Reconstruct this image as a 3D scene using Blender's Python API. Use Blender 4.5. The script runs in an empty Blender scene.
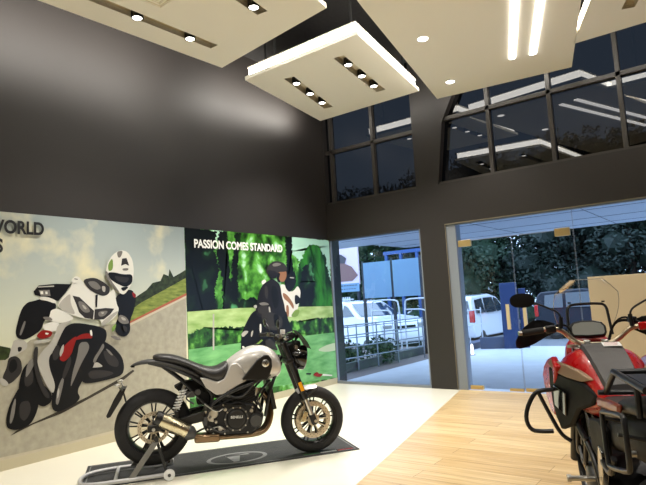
import bpy, bmesh, math, random
from mathutils import Vector, Matrix
PI = math.pi
random.seed(7)
SC = bpy.context.scene
COL = SC.collection

# ------------------------------------------------------------------ camera
FPX, YAW, PITCH, ROLL, CX, CY, CZ = 558.53, 0.640182, 0.104082, -0.057864, 5.9012, -8.1074, 1.45
_c, _s = math.cos(YAW), math.sin(YAW)
FWD = Vector((-_s*math.cos(PITCH), _c*math.cos(PITCH), math.sin(PITCH)))
_r0 = Vector((_c, _s, 0)); _u0 = _r0.cross(FWD)
RT = math.cos(ROLL)*_r0 + math.sin(ROLL)*_u0
UP = -math.sin(ROLL)*_r0 + math.cos(ROLL)*_u0
CAM = Vector((CX, CY, CZ))
cd = bpy.data.cameras.new('camera'); cam = bpy.data.objects.new('camera', cd); COL.objects.link(cam)
cd.sensor_width = 36; cd.lens = FPX/646*36; cd.clip_start = 0.05; cd.clip_end = 200
cam.matrix_world = Matrix(((RT.x, UP.x, -FWD.x, CX), (RT.y, UP.y, -FWD.y, CY), (RT.z, UP.z, -FWD.z, CZ), (0, 0, 0, 1)))
SC.camera = cam
SC.view_settings.view_transform = 'Standard'; SC.view_settings.look = 'None'
SC.view_settings.gamma = 1; SC.view_settings.exposure = 0.12; SC.view_settings.use_curve_mapping = False

def onplane(px, py, ax, val):
    d = FWD*FPX + RT*(px-323) - UP*(py-242.5)
    return CAM + d*((val-CAM[ax])/d[ax])

# ------------------------------------------------------------------ materials
def srgb(r, g, b):
    f = lambda v: (v/255/12.92) if v/255 <= .04045 else ((v/255+.055)/1.055)**2.4
    return (f(r), f(g), f(b), 1)

def mat(name, col, rough=.5, metal=0, spec=.5, coat=0, emit=None, es=0, noise=0, nscale=20, bump=0, bscale=60, stretch=None):
    m = bpy.data.materials.new(name); m.use_nodes = True
    nt = m.node_tree; b = nt.nodes['Principled BSDF']
    b.inputs['Base Color'].default_value = col; b.inputs['Roughness'].default_value = rough
    b.inputs['Metallic'].default_value = metal; b.inputs['Specular IOR Level'].default_value = spec
    b.inputs['Coat Weight'].default_value = coat; b.inputs['Coat Roughness'].default_value = .05
    if emit: b.inputs['Emission Color'].default_value = emit; b.inputs['Emission Strength'].default_value = es
    tc = nt.nodes.new('ShaderNodeTexCoord'); mp = nt.nodes.new('ShaderNodeMapping')
    nt.links.new(tc.outputs['Object'], mp.inputs[0])
    if stretch: mp.inputs['Scale'].default_value = stretch
    n = nt.nodes.new('ShaderNodeTexNoise'); n.inputs['Scale'].default_value = nscale; n.inputs['Detail'].default_value = 4
    nt.links.new(mp.outputs[0], n.inputs[0])
    if noise:
        mx = nt.nodes.new('ShaderNodeMix'); mx.data_type = 'RGBA'
        mx.inputs[6].default_value = tuple(c*(1-noise) for c in col[:3])+(1,)
        mx.inputs[7].default_value = tuple(min(1, c*(1+noise)) for c in col[:3])+(1,)
        nt.links.new(n.outputs[0], mx.inputs[0]); nt.links.new(mx.outputs[2], b.inputs['Base Color'])
    else:
        mr = nt.nodes.new('ShaderNodeMapRange'); mr.inputs[3].default_value = max(0, rough*.85); mr.inputs[4].default_value = min(1, rough*1.15)
        nt.links.new(n.outputs[0], mr.inputs[0]); nt.links.new(mr.outputs[0], b.inputs['Roughness'])
    if bump:
        n2 = nt.nodes.new('ShaderNodeTexNoise'); n2.inputs['Scale'].default_value = bscale
        nt.links.new(mp.outputs[0], n2.inputs[0])
        bp = nt.nodes.new('ShaderNodeBump'); bp.inputs['Strength'].default_value = bump; bp.inputs['Distance'].default_value = .01
        nt.links.new(n2.outputs[0], bp.inputs['Height']); nt.links.new(bp.outputs[0], b.inputs['Normal'])
    return m

def ramp(nt, fac, stops):
    r = nt.nodes.new('ShaderNodeValToRGB'); e = r.color_ramp.elements
    while len(e) < len(stops): e.new(.5)
    for i, (p, c) in enumerate(stops): e[i].position = p; e[i].color = c
    nt.links.new(fac, r.inputs[0]); return r.outputs[0]

def glass(name, tint, ior=1.5, rough=0.0):
    m = bpy.data.materials.new(name); m.use_nodes = True; nt = m.node_tree; nt.nodes.clear()
    o = nt.nodes.new('ShaderNodeOutputMaterial'); mx = nt.nodes.new('ShaderNodeMixShader')
    t = nt.nodes.new('ShaderNodeBsdfTransparent'); t.inputs[0].default_value = tint
    g = nt.nodes.new('ShaderNodeBsdfGlossy'); g.inputs['Roughness'].default_value = rough
    f = nt.nodes.new('ShaderNodeFresnel'); f.inputs[0].default_value = ior
    nt.links.new(f.outputs[0], mx.inputs[0]); nt.links.new(t.outputs[0], mx.inputs[1]); nt.links.new(g.outputs[0], mx.inputs[2])
    nt.links.new(mx.outputs[0], o.inputs[0]); return m

def emis(name, col, s):
    return mat(name, (.9, .9, .9, 1), .5, emit=col, es=s)

M = {}
M['wall'] = mat('dark brown paint', srgb(37, 33, 31), .55, bump=.03, bscale=30, noise=.05, nscale=3)
M['ceil'] = mat('black soffit', srgb(40, 38, 38), .8)
M['beige'] = mat('beige skirting', srgb(190, 180, 150), .5)
M['tile'] = mat('white polished floor', srgb(232, 228, 212), .22, noise=.02, nscale=2)
M['panel'] = mat('cream gypsum', srgb(242, 236, 220), .85)
M['recess'] = mat('recess lining', srgb(215, 203, 175), .8)
M['black'] = mat('black satin metal', srgb(22, 22, 23), .35)
M['blackp'] = mat('black plastic', srgb(16, 16, 17), .55, spec=.2, bump=.05, bscale=300)
M['tailblack'] = mat('matt black bodywork', srgb(14, 14, 15), .6, spec=.3)
M['gloss'] = mat('gloss black', srgb(12, 12, 13), .1, coat=.6)
M['rubber'] = mat('tyre rubber', srgb(27, 26, 26), .75, bump=.3, bscale=120)
M['seatl'] = mat('black seat leather', srgb(44, 43, 44), .42, bump=.15, bscale=200)
M['silverpaint'] = mat('satin silver paint', srgb(208, 205, 200), .32, metal=.3, coat=.3)
M['alu'] = mat('brushed aluminium', srgb(200, 198, 192), .3, metal=1)
M['tubesilver'] = mat('satin silver tube', srgb(190, 190, 190), .5, metal=.4)
M['armgrey'] = mat('grey painted steel', srgb(120, 118, 112), .5)
M['steel'] = mat('stainless steel', srgb(190, 190, 188), .2, metal=1)
M['champ'] = mat('champagne steel', srgb(205, 195, 165), .28, metal=1)
M['header'] = mat('heat tinted steel', srgb(140, 116, 90), .3, metal=1, noise=.3, nscale=8)
M['disc'] = mat('brake disc steel', srgb(205, 190, 165), .4, metal=.6)
M['engine'] = mat('black engine casting', srgb(30, 30, 31), .45, metal=.3, bump=.1, bscale=90)
M['grey'] = mat('dark grey casting', srgb(80, 80, 80), .45, metal=.6)
M['yellow'] = mat('amber reflector', srgb(245, 170, 20), .25, coat=.5)
M['white'] = mat('white enamel', srgb(238, 238, 235), .35)
M['red'] = mat('glossy red paint', srgb(178, 8, 14), .28, coat=.25)
M['tailred'] = mat('copper red tail panel', srgb(135, 62, 42), .3, coat=.3)
M['redl'] = mat('red lens', srgb(190, 20, 20), .15, coat=1)
M['trim'] = mat('bronze grey painted reflection', srgb(150, 125, 100), .3, metal=.4)  # tan reflection on the tank side, given as a colour of its own
M['tankpad'] = mat('dark grey tank panel', srgb(72, 70, 70), .5, bump=.06, bscale=200)
M['bar'] = mat('pale gold handlebar alloy', srgb(205, 190, 165), .3, metal=.9)
M['lcd'] = mat('grey instrument glass', srgb(150, 152, 145), .12, coat=1)
M['brass'] = mat('brass patch fitting', srgb(200, 175, 120), .35, metal=.6)
M['handle'] = mat('beige door handle', srgb(200, 185, 150), .4)
M['frame'] = mat('dark window frame', srgb(58, 54, 50), .5)
M['postgrey'] = mat('grey door post', srgb(125, 132, 140), .4)
M['mat'] = mat('charcoal mat', srgb(50, 51, 52), .8, bump=.2, bscale=400)
M['matline'] = mat('grey mat print', srgb(125, 126, 126), .8)
M['cream'] = mat('cream board', srgb(205, 192, 165), .6)
M['led'] = emis('led cove', (1, .96, .88, 1), 14)
M['ledstrip'] = emis('led strip', (1, .97, .93, 1), 10)
M['spotlens'] = emis('spot lens', (1, .97, .9, 1), 12)
M['beige2'] = mat('weathered sealant', srgb(120, 112, 95), .7)
M['glass'] = glass('clear shop glass', (.86, .93, .97, 1), 1.5)
M['glassup'] = glass('tinted upper glass', (.0085, .0088, .009, 1), 1.5)
M['screen'] = glass('clear windscreen', (.93, .94, .94, 1), 1.18)
# exterior
M['pave'] = mat('pale paving', srgb(205, 208, 210), .7, noise=.12, nscale=3, bump=.1, bscale=10)
M['road'] = mat('grey road', srgb(120, 122, 125), .8, noise=.1, nscale=2)
M['darkpave'] = mat('brown paving', srgb(110, 100, 95), .7, noise=.15, nscale=4)
M['canopy'] = mat('grey canopy soffit', srgb(170, 178, 190), .6)
M['bluewall'] = mat('slate blue wall', srgb(70, 82, 105), .6, noise=.1)
M['bluegate'] = mat('dark blue gate metal', srgb(45, 62, 100), .4)
M['carwhite'] = mat('white car paint', srgb(225, 230, 236), .2, coat=1)
M['cardark'] = mat('dark blue car paint', srgb(22, 28, 40), .4, coat=.2)
M['carglass'] = mat('dark car glass', srgb(40, 52, 60), .05, coat=1)
M['leafd'] = mat('dark green leaves', srgb(22, 38, 28), .6, noise=.5, nscale=1.5)
M['leafm'] = mat('mid green leaves', srgb(34, 58, 36), .6, noise=.5, nscale=1.5)
M['bark'] = mat('bark', srgb(70, 58, 48), .9)
M['hoard'] = mat('pale blue panel', srgb(105, 142, 168), .4, noise=.1, nscale=2)
M['hoardpost'] = mat('dark post', srgb(25, 32, 45), .5)
M['brightblue'] = mat('bright blue steel', srgb(28, 72, 130), .5)
M['railwhite'] = mat('white rail paint', srgb(215, 220, 225), .4)
M['steelrail'] = mat('dull steel rail', srgb(135, 142, 150), .35, metal=.6)
M['conc'] = mat('dark concrete', srgb(78, 80, 80), .8, noise=.2, nscale=4)
M['pink'] = mat('pale pink billboard print', srgb(215, 195, 205), .6)
M['bbdark'] = mat('dark billboard print', srgb(60, 55, 60), .5)
M['bbrown'] = mat('brown billboard print', srgb(120, 85, 80), .5)
M['warm'] = emis('warm reflection glow', (1, .8, .5, 1), 2.0)  # glow of the added cone that imitates a reflection on the terrace

# wood floor: planks along x
def wood():
    m = bpy.data.materials.new('light oak planks'); m.use_nodes = True; nt = m.node_tree; b = nt.nodes['Principled BSDF']
    tc = nt.nodes.new('ShaderNodeTexCoord')
    br = nt.nodes.new('ShaderNodeTexBrick'); br.inputs['Scale'].default_value = 1
    br.inputs['Brick Width'].default_value = 1.8; br.inputs['Row Height'].default_value = .19; br.inputs['Mortar Size'].default_value = .0025
    br.inputs['Color1'].default_value = srgb(226, 202, 156); br.inputs['Color2'].default_value = srgb(208, 180, 132); br.inputs['Mortar'].default_value = srgb(150, 120, 80)
    nt.links.new(tc.outputs['Object'], br.inputs[0])
    mp = nt.nodes.new('ShaderNodeMapping'); mp.inputs['Scale'].default_value = (.7, 14, 1); nt.links.new(tc.outputs['Object'], mp.inputs[0])
    n = nt.nodes.new('ShaderNodeTexNoise'); n.inputs['Scale'].default_value = 2; n.inputs['Detail'].default_value = 5; nt.links.new(mp.outputs[0], n.inputs[0])
    cr = ramp(nt, n.outputs[0], [(.3, srgb(215, 205, 190)), (.7, (1, 1, 1, 1))])
    mx = nt.nodes.new('ShaderNodeMix'); mx.data_type = 'RGBA'; mx.blend_type = 'MULTIPLY'; mx.inputs[0].default_value = 1
    nt.links.new(br.outputs[0], mx.inputs[6]); nt.links.new(cr, mx.inputs[7]); nt.links.new(mx.outputs[2], b.inputs['Base Color'])
    b.inputs['Roughness'].default_value = .3
    return m
M['wood'] = wood()

# ------------------------------------------------------------------ mesh helper
class B:
    def __init__(s): s.bm = bmesh.new(); s.mi = 0
    def face(s, vs):
        try: f = s.bm.faces.new(vs); f.material_index = s.mi; return f
        except ValueError: return None
    def poly(s, pts): return s.face([s.bm.verts.new(Vector(p)) for p in pts])
    def box(s, c, d, R=None):
        c = Vector(c); vs = []
        for i in (-1, 1):
            for j in (-1, 1):
                for k in (-1, 1):
                    v = Vector((i*d[0]/2, j*d[1]/2, k*d[2]/2))
                    if R: v = R @ v
                    vs.append(s.bm.verts.new(c+v))
        for q in ((0,1,3,2),(4,6,7,5),(0,4,5,1),(2,3,7,6),(0,2,6,4),(1,5,7,3)): s.face([vs[i] for i in q])
        return s
    def ring(s, c, n, r, a, b_, k=12): pass
    def rings(s, rs, cap=True, closed=False):
        V = [[s.bm.verts.new(Vector(p)) for p in r] for r in rs]
        n = len(V[0]); m = len(V)
        for i in range(m if closed else m-1):
            A, C = V[i], V[(i+1) % m]
            for j in range(n): s.face([A[j], A[(j+1) % n], C[(j+1) % n], C[j]])
        if cap and not closed:
            s.face(V[0][::-1]); s.face(V[-1])
        return s
    def cyl(s, p0, p1, r0, r1=None, n=16):
        p0, p1 = Vector(p0), Vector(p1); r1 = r0 if r1 is None else r1
        d = (p1-p0).normalized(); a = d.orthogonal().normalized(); b_ = d.cross(a)
        return s.rings([[p+(a*math.cos(2*PI*i/n)+b_*math.sin(2*PI*i/n))*r for i in range(n)] for p, r in ((p0, r0), (p1, r1))])
    def tube(s, pts, r, n=8, closed=False, smooth=2):
        P = [Vector(p) for p in pts]
        for _ in range(smooth):
            Q = [] if closed else [P[0]]
            m = len(P)
            for i in range(m if closed else m-1):
                a, b_ = P[i], P[(i+1) % m]
                if closed or 0 < i: Q.append(a.lerp(b_, .25))
                if closed or i < m-2: Q.append(a.lerp(b_, .75))
            if not closed: Q.append(P[-1])
            P = Q
        m = len(P); up = None; rs = []
        for i in range(m):
            if closed: d = (P[(i+1) % m]-P[i-1]).normalized()
            else: d = (P[min(i+1, m-1)]-P[max(i-1, 0)]).normalized()
            if up is None: up = d.orthogonal().normalized()
            up = (up-d*up.dot(d)).normalized(); w = d.cross(up)
            rr = r[0]+(r[1]-r[0])*i/(m-1) if isinstance(r, tuple) else r
            rs.append([P[i]+(up*math.cos(2*PI*k/n)+w*math.sin(2*PI*k/n))*rr for k in range(n)])
        return s.rings(rs, closed=closed)
    def lathe(s, prof, o, ax, n=40, closed=False):
        # prof: (radius, along)
        o, ax = Vector(o), Vector(ax).normalized(); a = ax.orthogonal().normalized(); b_ = ax.cross(a)
        rs = []
        for i in range(n):
            dr = a*math.cos(2*PI*i/n)+b_*math.sin(2*PI*i/n)
            rs.append([o+dr*r+ax*h for r, h in prof])
        V = [[s.bm.verts.new(p) for p in r] for r in rs]; k = len(prof)
        for i in range(n):
            A, C = V[i], V[(i+1) % n]
            for j in range(k if closed else k-1): s.face([A[j], A[(j+1) % k], C[(j+1) % k], C[j]])
        if not closed:
            bmesh.ops.remove_doubles(s.bm, verts=[v[0] for v in V]+[v[-1] for v in V], dist=1e-6)
        return s
    def prism(s, pts, y0, y1, ax='Y'):
        f = {'Y': lambda a, b_, y: (a, y, b_), 'Z': lambda a, b_, y: (a, b_, y), 'X': lambda a, b_, y: (y, a, b_)}[ax]
        return s.rings([[f(a, b_, y0) for a, b_ in pts], [f(a, b_, y1) for a, b_ in pts]])
    def loftx(s, secs, n=24, y0=0):
        # secs: (x, zbot, ztop, halfwidth, exponent)
        rs = []
        for x, zb, zt, w, e in secs:
            r = []
            for i in range(n):
                t = 2*PI*i/n; c, q = math.cos(t), math.sin(t)
                r.append((x, y0+w*math.copysign(abs(c)**(2/e), c), (zb+zt)/2+(zt-zb)/2*math.copysign(abs(q)**(2/e), q)))
            rs.append(r)
        return s.rings(rs)
    def ball(s, c, r, sc=(1, 1, 1), n=2):
        ret = bmesh.ops.create_icosphere(s.bm, subdivisions=n, radius=r)
        for v in ret['verts']:
            v.co = Vector((v.co.x*sc[0]+c[0], v.co.y*sc[1]+c[1], v.co.z*sc[2]+c[2]))
        for v in ret['verts']:
            for f in v.link_faces: f.material_index = s.mi
        return s
    def build(s, name, m, parent=None, smooth=True, bev=0, sub=0, angle=40, recalc=True):
        if recalc: bmesh.ops.recalc_face_normals(s.bm, faces=s.bm.faces)
        me = bpy.data.meshes.new(name); s.bm.to_mesh(me); s.bm.free()
        for k in (m if isinstance(m, list) else [m]): me.materials.append(k)
        o = bpy.data.objects.new(name, me); COL.objects.link(o)
        if parent: o.parent = parent
        if smooth:
            for p in me.polygons: p.use_smooth = True
            if not sub: me.set_sharp_from_angle(angle=math.radians(angle))
        if bev:
            b_ = o.modifiers.new('bevel', 'BEVEL'); b_.width = bev; b_.segments = 2; b_.limit_method = 'ANGLE'
        if sub:
            u = o.modifiers.new('sub', 'SUBSURF'); u.levels = sub; u.render_levels = sub
        return o

def tag(o, label, cat, group=None):
    o['label'] = label; o['category'] = cat
    if group: o['group'] = group
    return o
def empty(name, loc=(0, 0, 0), rot=(0, 0, 0), label=None, cat=None, group=None):
    o = bpy.data.objects.new(name, None); COL.objects.link(o); o.location = loc; o.rotation_euler = rot
    if label: tag(o, label, cat, group)
    return o
def struct(o): o['kind'] = 'structure'; return o
def copytree(o, parent=None):
    c = o.copy(); COL.objects.link(c); c.parent = parent
    for ch in list(o.children): copytree(ch, c)
    return c

def text_obj(s, name, m, parent, size, Mx, extrude=.001, bold=0, spacing=1.0):
    cu = bpy.data.curves.new(name, 'FONT'); cu.body = s; cu.size = size; cu.extrude = extrude; cu.offset = bold; cu.space_character = spacing
    t = bpy.data.objects.new(name+'_curve', cu); COL.objects.link(t)
    bpy.context.view_layer.update()
    me = bpy.data.meshes.new_from_object(t.evaluated_get(bpy.context.evaluated_depsgraph_get()))
    bpy.data.objects.remove(t); bpy.data.curves.remove(cu)
    me.transform(Mx); me.materials.clear(); me.materials.append(m)
    o = bpy.data.objects.new(name, me); COL.objects.link(o); o.parent = parent
    return o
def frameM(o, ex, ey):
    ex = Vector(ex).normalized(); ey = Vector(ey).normalized(); ez = ex.cross(ey)
    return Matrix(((ex.x, ey.x, ez.x, o[0]), (ex.y, ey.y, ez.y, o[1]), (ex.z, ey.z, ez.z, o[2]), (0, 0, 0, 1)))

# ================================================================== ROOM
XR, YN, HC = 9.0, -12.0, 5.35
def bx(name, a, b_, m, parent=None, bev=0):
    s = B(); c = [(a[i]+b_[i])/2 for i in range(3)]; d = [abs(b_[i]-a[i]) for i in range(3)]
    return s.box(c, d).build(name, m, parent, smooth=False, bev=bev)
# floor: white polished part and oak part, border running diagonally across
s = B(); s.mi = 0
f0, f1 = (2.30, 0.0), (5.03, YN)
s.poly([(0, YN, 0), (f1[0], YN, 0), (f0[0], 0, 0), (0, 0, 0)])
s.mi = 1
s.poly([(f1[0], YN, 0), (XR, YN, 0), (XR, 0.0, 0), (f0[0], 0.0, 0)])
s.mi = 0
s.poly([(0, YN, -.15), (XR, YN, -.15), (XR, 0, -.15), (0, 0, -.15)])
struct(s.build('floor', [M['tile'], M['wood']], smooth=False, recalc=False))
struct(bx('wall_left', (-.2, YN, -.15), (0, .3, HC+.1), M['wall']))
struct(bx('wall_right', (XR, YN, -.15), (XR+.2, .3, HC+.1), M['wall']))
struct(bx('wall_near', (-.2, YN-.2, -.15), (XR+.2, YN, HC+.1), M['wall']))
struct(bx('ceiling', (-.2, YN-.2, HC), (XR+.2, .3, HC+.2), M['ceil']))
struct(bx('baseboard_left', (0, YN, 0), (.015, -.01, .10), M['beige']))
# facade wall: column, beam over the shopfront, upper pier with slanted reveal
s = B()
s.prism([(1.84, 0), (2.27, 0), (2.27, 2.53), (1.84, 2.53)], -.04, .30)
s.prism([(0, 2.53), (XR, 2.53), (XR, 3.17), (0, 3.17)], -.04, .30)
s.prism([(1.83, 3.17), (2.22, 3.17), (2.36, 4.15), (2.66, 4.72), (3.1, HC), (1.83, HC)], -.04, .30)
s.prism([(0, 3.17), (.02, 3.17), (.02, HC), (0, HC)], -.04, .30)
s.prism([(8.2, 0), (XR, 0), (XR, 2.53), (8.2, 2.53)], -.04, .30)
struct(s.build('wall_back', M['wall'], smooth=False))
struct(bx('trim_1', (.0, -.035, 2.51), (1.84, -.03, 2.53), M['frame']))
# upper windows
def upper(name, x0, x1, mull, zt):
    s = B()
    for x in mull: s.box((x, .06, (3.17+HC)/2), (.055, .10, HC-3.17))
    s.box(((x0+x1)/2, .06, zt), (x1-x0, .10, .06)); s.box(((x0+x1)/2, .06, 3.19), (x1-x0, .12, .04))
    f = s.build(name, M['frame'], smooth=False); struct(f)
    g = B(); g.poly([(x0, .08, 3.17), (x1, .08, 3.17), (x1, .08, HC), (x0, .08, HC)])
    g.build('pane', M['glassup'], f, smooth=False)
    return f
upper('window_1', 0.02, 1.83, [.145, 1.03], 4.13)
upper('window_2', 2.22, XR, [3.08, 3.97, 4.86, 5.75, 6.64, 7.53, 8.42], 4.21)
# lower fixed glass between poster wall and column
s = B(); s.box((.012, .02, 1.265), (.024, .05, 2.53)); s.box((.92, .02, .02), (1.82, .08, .04)); s.box((1.815, .02, 1.265), (.02, .06, 2.53))
w3 = struct(s.build('window_3', M['postgrey'], smooth=False))
g = B(); g.poly([(.04, .02, .04), (1.81, .02, .04), (1.81, .02, 2.53), (.04, .02, 2.53)]); g.build('pane', M['glass'], w3, smooth=False)
# entrance: side post, glass above, two door leaves, fixed panes further right
struct(bx('trim_2', (2.27, -.02, 0), (2.43, .16, 2.53), M['postgrey']))
struct(bx('trim_3', (2.27, -.045, 2.518), (8.2, -.03, 2.53), M['beige2']))
struct(bx('trim_4', (2.272, -.045, 0), (2.280, -.03, 2.52), M['beige2']))
s = B(); s.box((5.3, .02, 2.515), (5.74, .05, .03)); s.box((4.115, .02, 1.26), (.004, .01, 2.50)); s.box((5.9, .02, 1.26), (.012, .02, 2.50)); s.box((6.15, .02, .01), (4.07, .05, .02))
w4 = struct(s.build('window_4', M['postgrey'], smooth=False))
g = B()
g.poly([(2.43, .02, 2.25), (4.11, .02, 2.25), (4.11, .02, 2.50), (2.43, .02, 2.50)])
g.poly([(4.12, .02, .02), (5.89, .02, .02), (5.89, .02, 2.50), (4.12, .02, 2.50)])
g.poly([(5.91, .02, .02), (8.2, .02, .02), (8.2, .02, 2.50), (5.91, .02, 2.50)])
g.build('pane', M['glass'], w4, smooth=False)
def door(name, x0, x1, hx, pivots):
    e = B(); e.box(((x0+x1)/2, .02, 2.235), (x1-x0, .012, .008)); e.box((x0+.001, .02, 1.12), (.002, .01, 2.2)); e.box((x1-.001, .02, 1.12), (.002, .01, 2.2))
    d = struct(e.build(name, M['postgrey'], smooth=False))
    g = B(); g.poly([(x0+.004, .02, .03), (x1-.004, .02, .03), (x1-.004, .02, 2.232), (x0+.004, .02, 2.232)]); g.build('pane', M['glass'], d, smooth=False)
    for (a, z0, z1) in pivots: bx('patch_fitting', (a-.10, -.005, z0), (a+.10, .045, z1), M['brass'], d, .004)
    h = B(); h.box((hx, -.05, 1.07), (.05, .025, .36)); h.cyl((hx, -.05, .95), (hx, .02, .95), .01); h.cyl((hx, -.05, 1.19), (hx, .02, 1.19), .01)
    h.build('handle', M['handle'], d, smooth=False, bev=.004)
door('door_1', 2.44, 3.255, 3.14, [(2.55, 2.15, 2.25), (2.56, .01, .07), (3.15, .01, .05)])
door('door_2', 3.265, 4.105, 3.38, [(3.97, 2.15, 2.26), (3.38, .01, .06), (4.0, .01, .06)])

# ================================================================== CEILING PANELS (hanging, lit edges)
def inset(P, d):
    n = len(P); out = []
    c = Vector((sum(p[0] for p in P)/n, sum(p[1] for p in P)/n))
    for i in range(n):
        a, b_, e = Vector(P[i-1]), Vector(P[i]), Vector(P[(i+1) % n])
        def off(p, q):
            t = (q-p).normalized(); nn = Vector((-t.y, t.x))
            if nn.dot(c-p) < 0: nn = -nn
            return p+nn*d, t
        p1, t1 = off(a, b_); p2, t2 = off(b_, e)
        den = t1.x*t2.y-t1.y*t2.x
        k = ((p2.x-p1.x)*t2.y-(p2.y-p1.y)*t2.x)/den
        q = p1+t1*k; out.append((q.x, q.y))
    return out
def cut(o, cutters):
    for i, c in enumerate(cutters):
        md = o.modifiers.new('cut%d' % i, 'BOOLEAN'); md.object = c; md.operation = 'DIFFERENCE'; md.solver = 'EXACT'
    bpy.context.view_layer.update()
    me = bpy.data.meshes.new_from_object(o.evaluated_get(bpy.context.evaluated_depsgraph_get()))
    o.modifiers.clear(); o.data = me
    for c in cutters: bpy.data.objects.remove(c)
def ceiling_panel(P, h, label, slots=(), hang=()):
    t = empty('ceiling_panel', (0, 0, h), label=label, cat='ceiling panel', group='hanging ceiling panels')
    cutters = []
    s = B(); s.prism(P, 0, .05, 'Z'); slab = s.build('soffit_board', M['panel'], t, smooth=False)
    for (a, b_, w) in slots:
        a, b_ = Vector((*a, 0)), Vector((*b_, 0)); d = (b_-a).normalized(); nn = Vector((-d.y, d.x, 0))*w/2
        q = [a+nn, b_+nn, b_-nn, a-nn]
        k = B(); k.prism([(v.x, v.y) for v in q], -.1, .2, 'Z'); c = k.build('cutter', M['recess'], smooth=False); c.location = (0, 0, h); cutters.append(c)
        r = B(); vb = [r.bm.verts.new((v.x, v.y, .0005)) for v in q]; vt = [r.bm.verts.new((v.x, v.y, .09)) for v in q]
        for i in range(4): r.face([vb[i], vb[(i+1) % 4], vt[(i+1) % 4], vt[i]])
        r.face(vt); r.build('slot_lining', M['recess'], t, smooth=False)
    if cutters:
        bpy.context.view_layer.update(); cut(slab, cutters)
    Q = inset(P, .045)
    s = B(); vb = [s.bm.verts.new((*q, .05)) for q in Q]; vt = [s.bm.verts.new((*q, .17)) for q in Q]
    for i in range(len(Q)): s.face([vb[i], vb[(i+1) % len(Q)], vt[(i+1) % len(Q)], vt[i]])
    s.build('led_edge', M['led'], t, smooth=False)
    s = B(); s.prism(inset(P, .03), .17, .19, 'Z'); s.build('top_board', M['panel'], t, smooth=False)
    for (x, y) in hang:
        k = B(); k.cyl((x, y, .19), (x, y, HC-h), .015, n=8); k.build('hanger', M['grey'], t)
    return t
PA = [(.77, -2.78), (.43, -.64), (2.31, -.65), (2.63, -2.82)]
ceiling_panel(PA, 4.5, 'small square white panel with glowing edges and two rows of three spots, over the corner', [((1.25, -2.42), (.92, -1.06), .15), ((2.12, -2.48), (1.90, -1.08), .15)], [(1.0, -2.6), (1.22, -2.65), (2.45, -2.65), (.7, -.9), (2.2, -.9)])
PB = [(1.01, -3.43), (2.82, -3.68), (3.3, -7.2), (.85, -7.0)]
ceiling_panel(PB, 4.4, 'white panel at the top left of the view with long spotlight slot and air vent', [((1.25, -6.6), (1.37, -3.88), .12), ((2.42, -5.2), (2.28, -4.05), .13)], [(1.2, -3.7), (2.6, -3.9), (3.0, -6.9), (1.1, -6.8)])
PC = [(2.50, -.45), (4.36, -.22), (5.6, -4.6), (3.55, -5.4), (3.10, -3.4)]
ceiling_panel(PC, 4.38, 'largest white panel in the middle carrying two light strips and two round downlights', [], [(2.8, -.7), (4.1, -.6), (5.2, -4.4), (3.6, -5.0)])
PD = [(4.55, -.97), (7.2, -.97), (7.4, -4.4), (6.0, -4.6)]
ceiling_panel(PD, 4.38, 'white panel at the top right corner with one glowing left edge', [((5.22, -1.48), (5.9, -3.2), .13)], [(4.95, -1.2), (7.0, -1.2), (7.1, -4.2), (6.2, -4.3)])

def spot_unit(name):
    t = empty(name)
    s = B(); s.cyl((0, 0, .0), (0, 0, .085), .060, n=20); s.build('housing', M['black'], t)
    s = B(); s.lathe([(.0, -.004), (.03, -.005), (.046, 0), (.046, .004)], (0, 0, 0), (0, 0, 1), 20); s.build('lens', M['spotlens'], t)
    return t
def lamp(loc, power, size=PI*.56, col=(1, .945, .86), rad=.05, tgt=None):
    l = bpy.data.lights.new('spot_beam', 'SPOT'); l.energy = power; l.spot_size = size; l.spot_blend = .8; l.color = col; l.shadow_soft_size = rad
    o = bpy.data.objects.new('spot_beam', l); COL.objects.link(o); o.location = loc
    if tgt: o.rotation_euler = (Vector(tgt)-Vector(loc)).to_track_quat('-Z', 'Y').to_euler()
    return o
proto = spot_unit('spotlight'); first = True
def put_spot(x, y, z, label, group, power=60):
    global first
    o = proto if first else copytree(proto); first = False
    o.location = (x, y, z); tag(o, label, 'spotlight', group)
    if power: lamp((x, y, z-.03), power*2.4)
ordr = ['nearest the window side of its slot', 'in the middle of its slot', 'at the corner end of its slot']
for i, y in enumerate((-2.2, -1.76, -1.33)):
    nm = ['nearest spot', 'middle spot', 'farthest spot'][i]
    put_spot(1.20-(y+2.2)*-.0-(.24*(y+2.2)), y, 4.49, 'black ceiling spotlight, %s in the left slot of the small glowing panel' % nm, 'spotlights in the small panel', 60)
    put_spot(2.08-(.17*(y+2.2)), y, 4.49, 'black ceiling spotlight, %s in the right slot of the small glowing panel' % nm, 'spotlights in the small panel', 60)
put_spot(1.335, -4.20, 4.39, 'black ceiling spotlight nearest the end of the long slot, top left panel', 'spotlights in the top left panel', 70)
put_spot(1.305, -4.85, 4.39, 'black ceiling spotlight second from the end of the long slot', 'spotlights in the top left panel', 70)
put_spot(2.30, -4.20, 4.39, 'black ceiling spotlight in the short slot by the top left panel edge', 'spotlights in the top left panel', 60)

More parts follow.
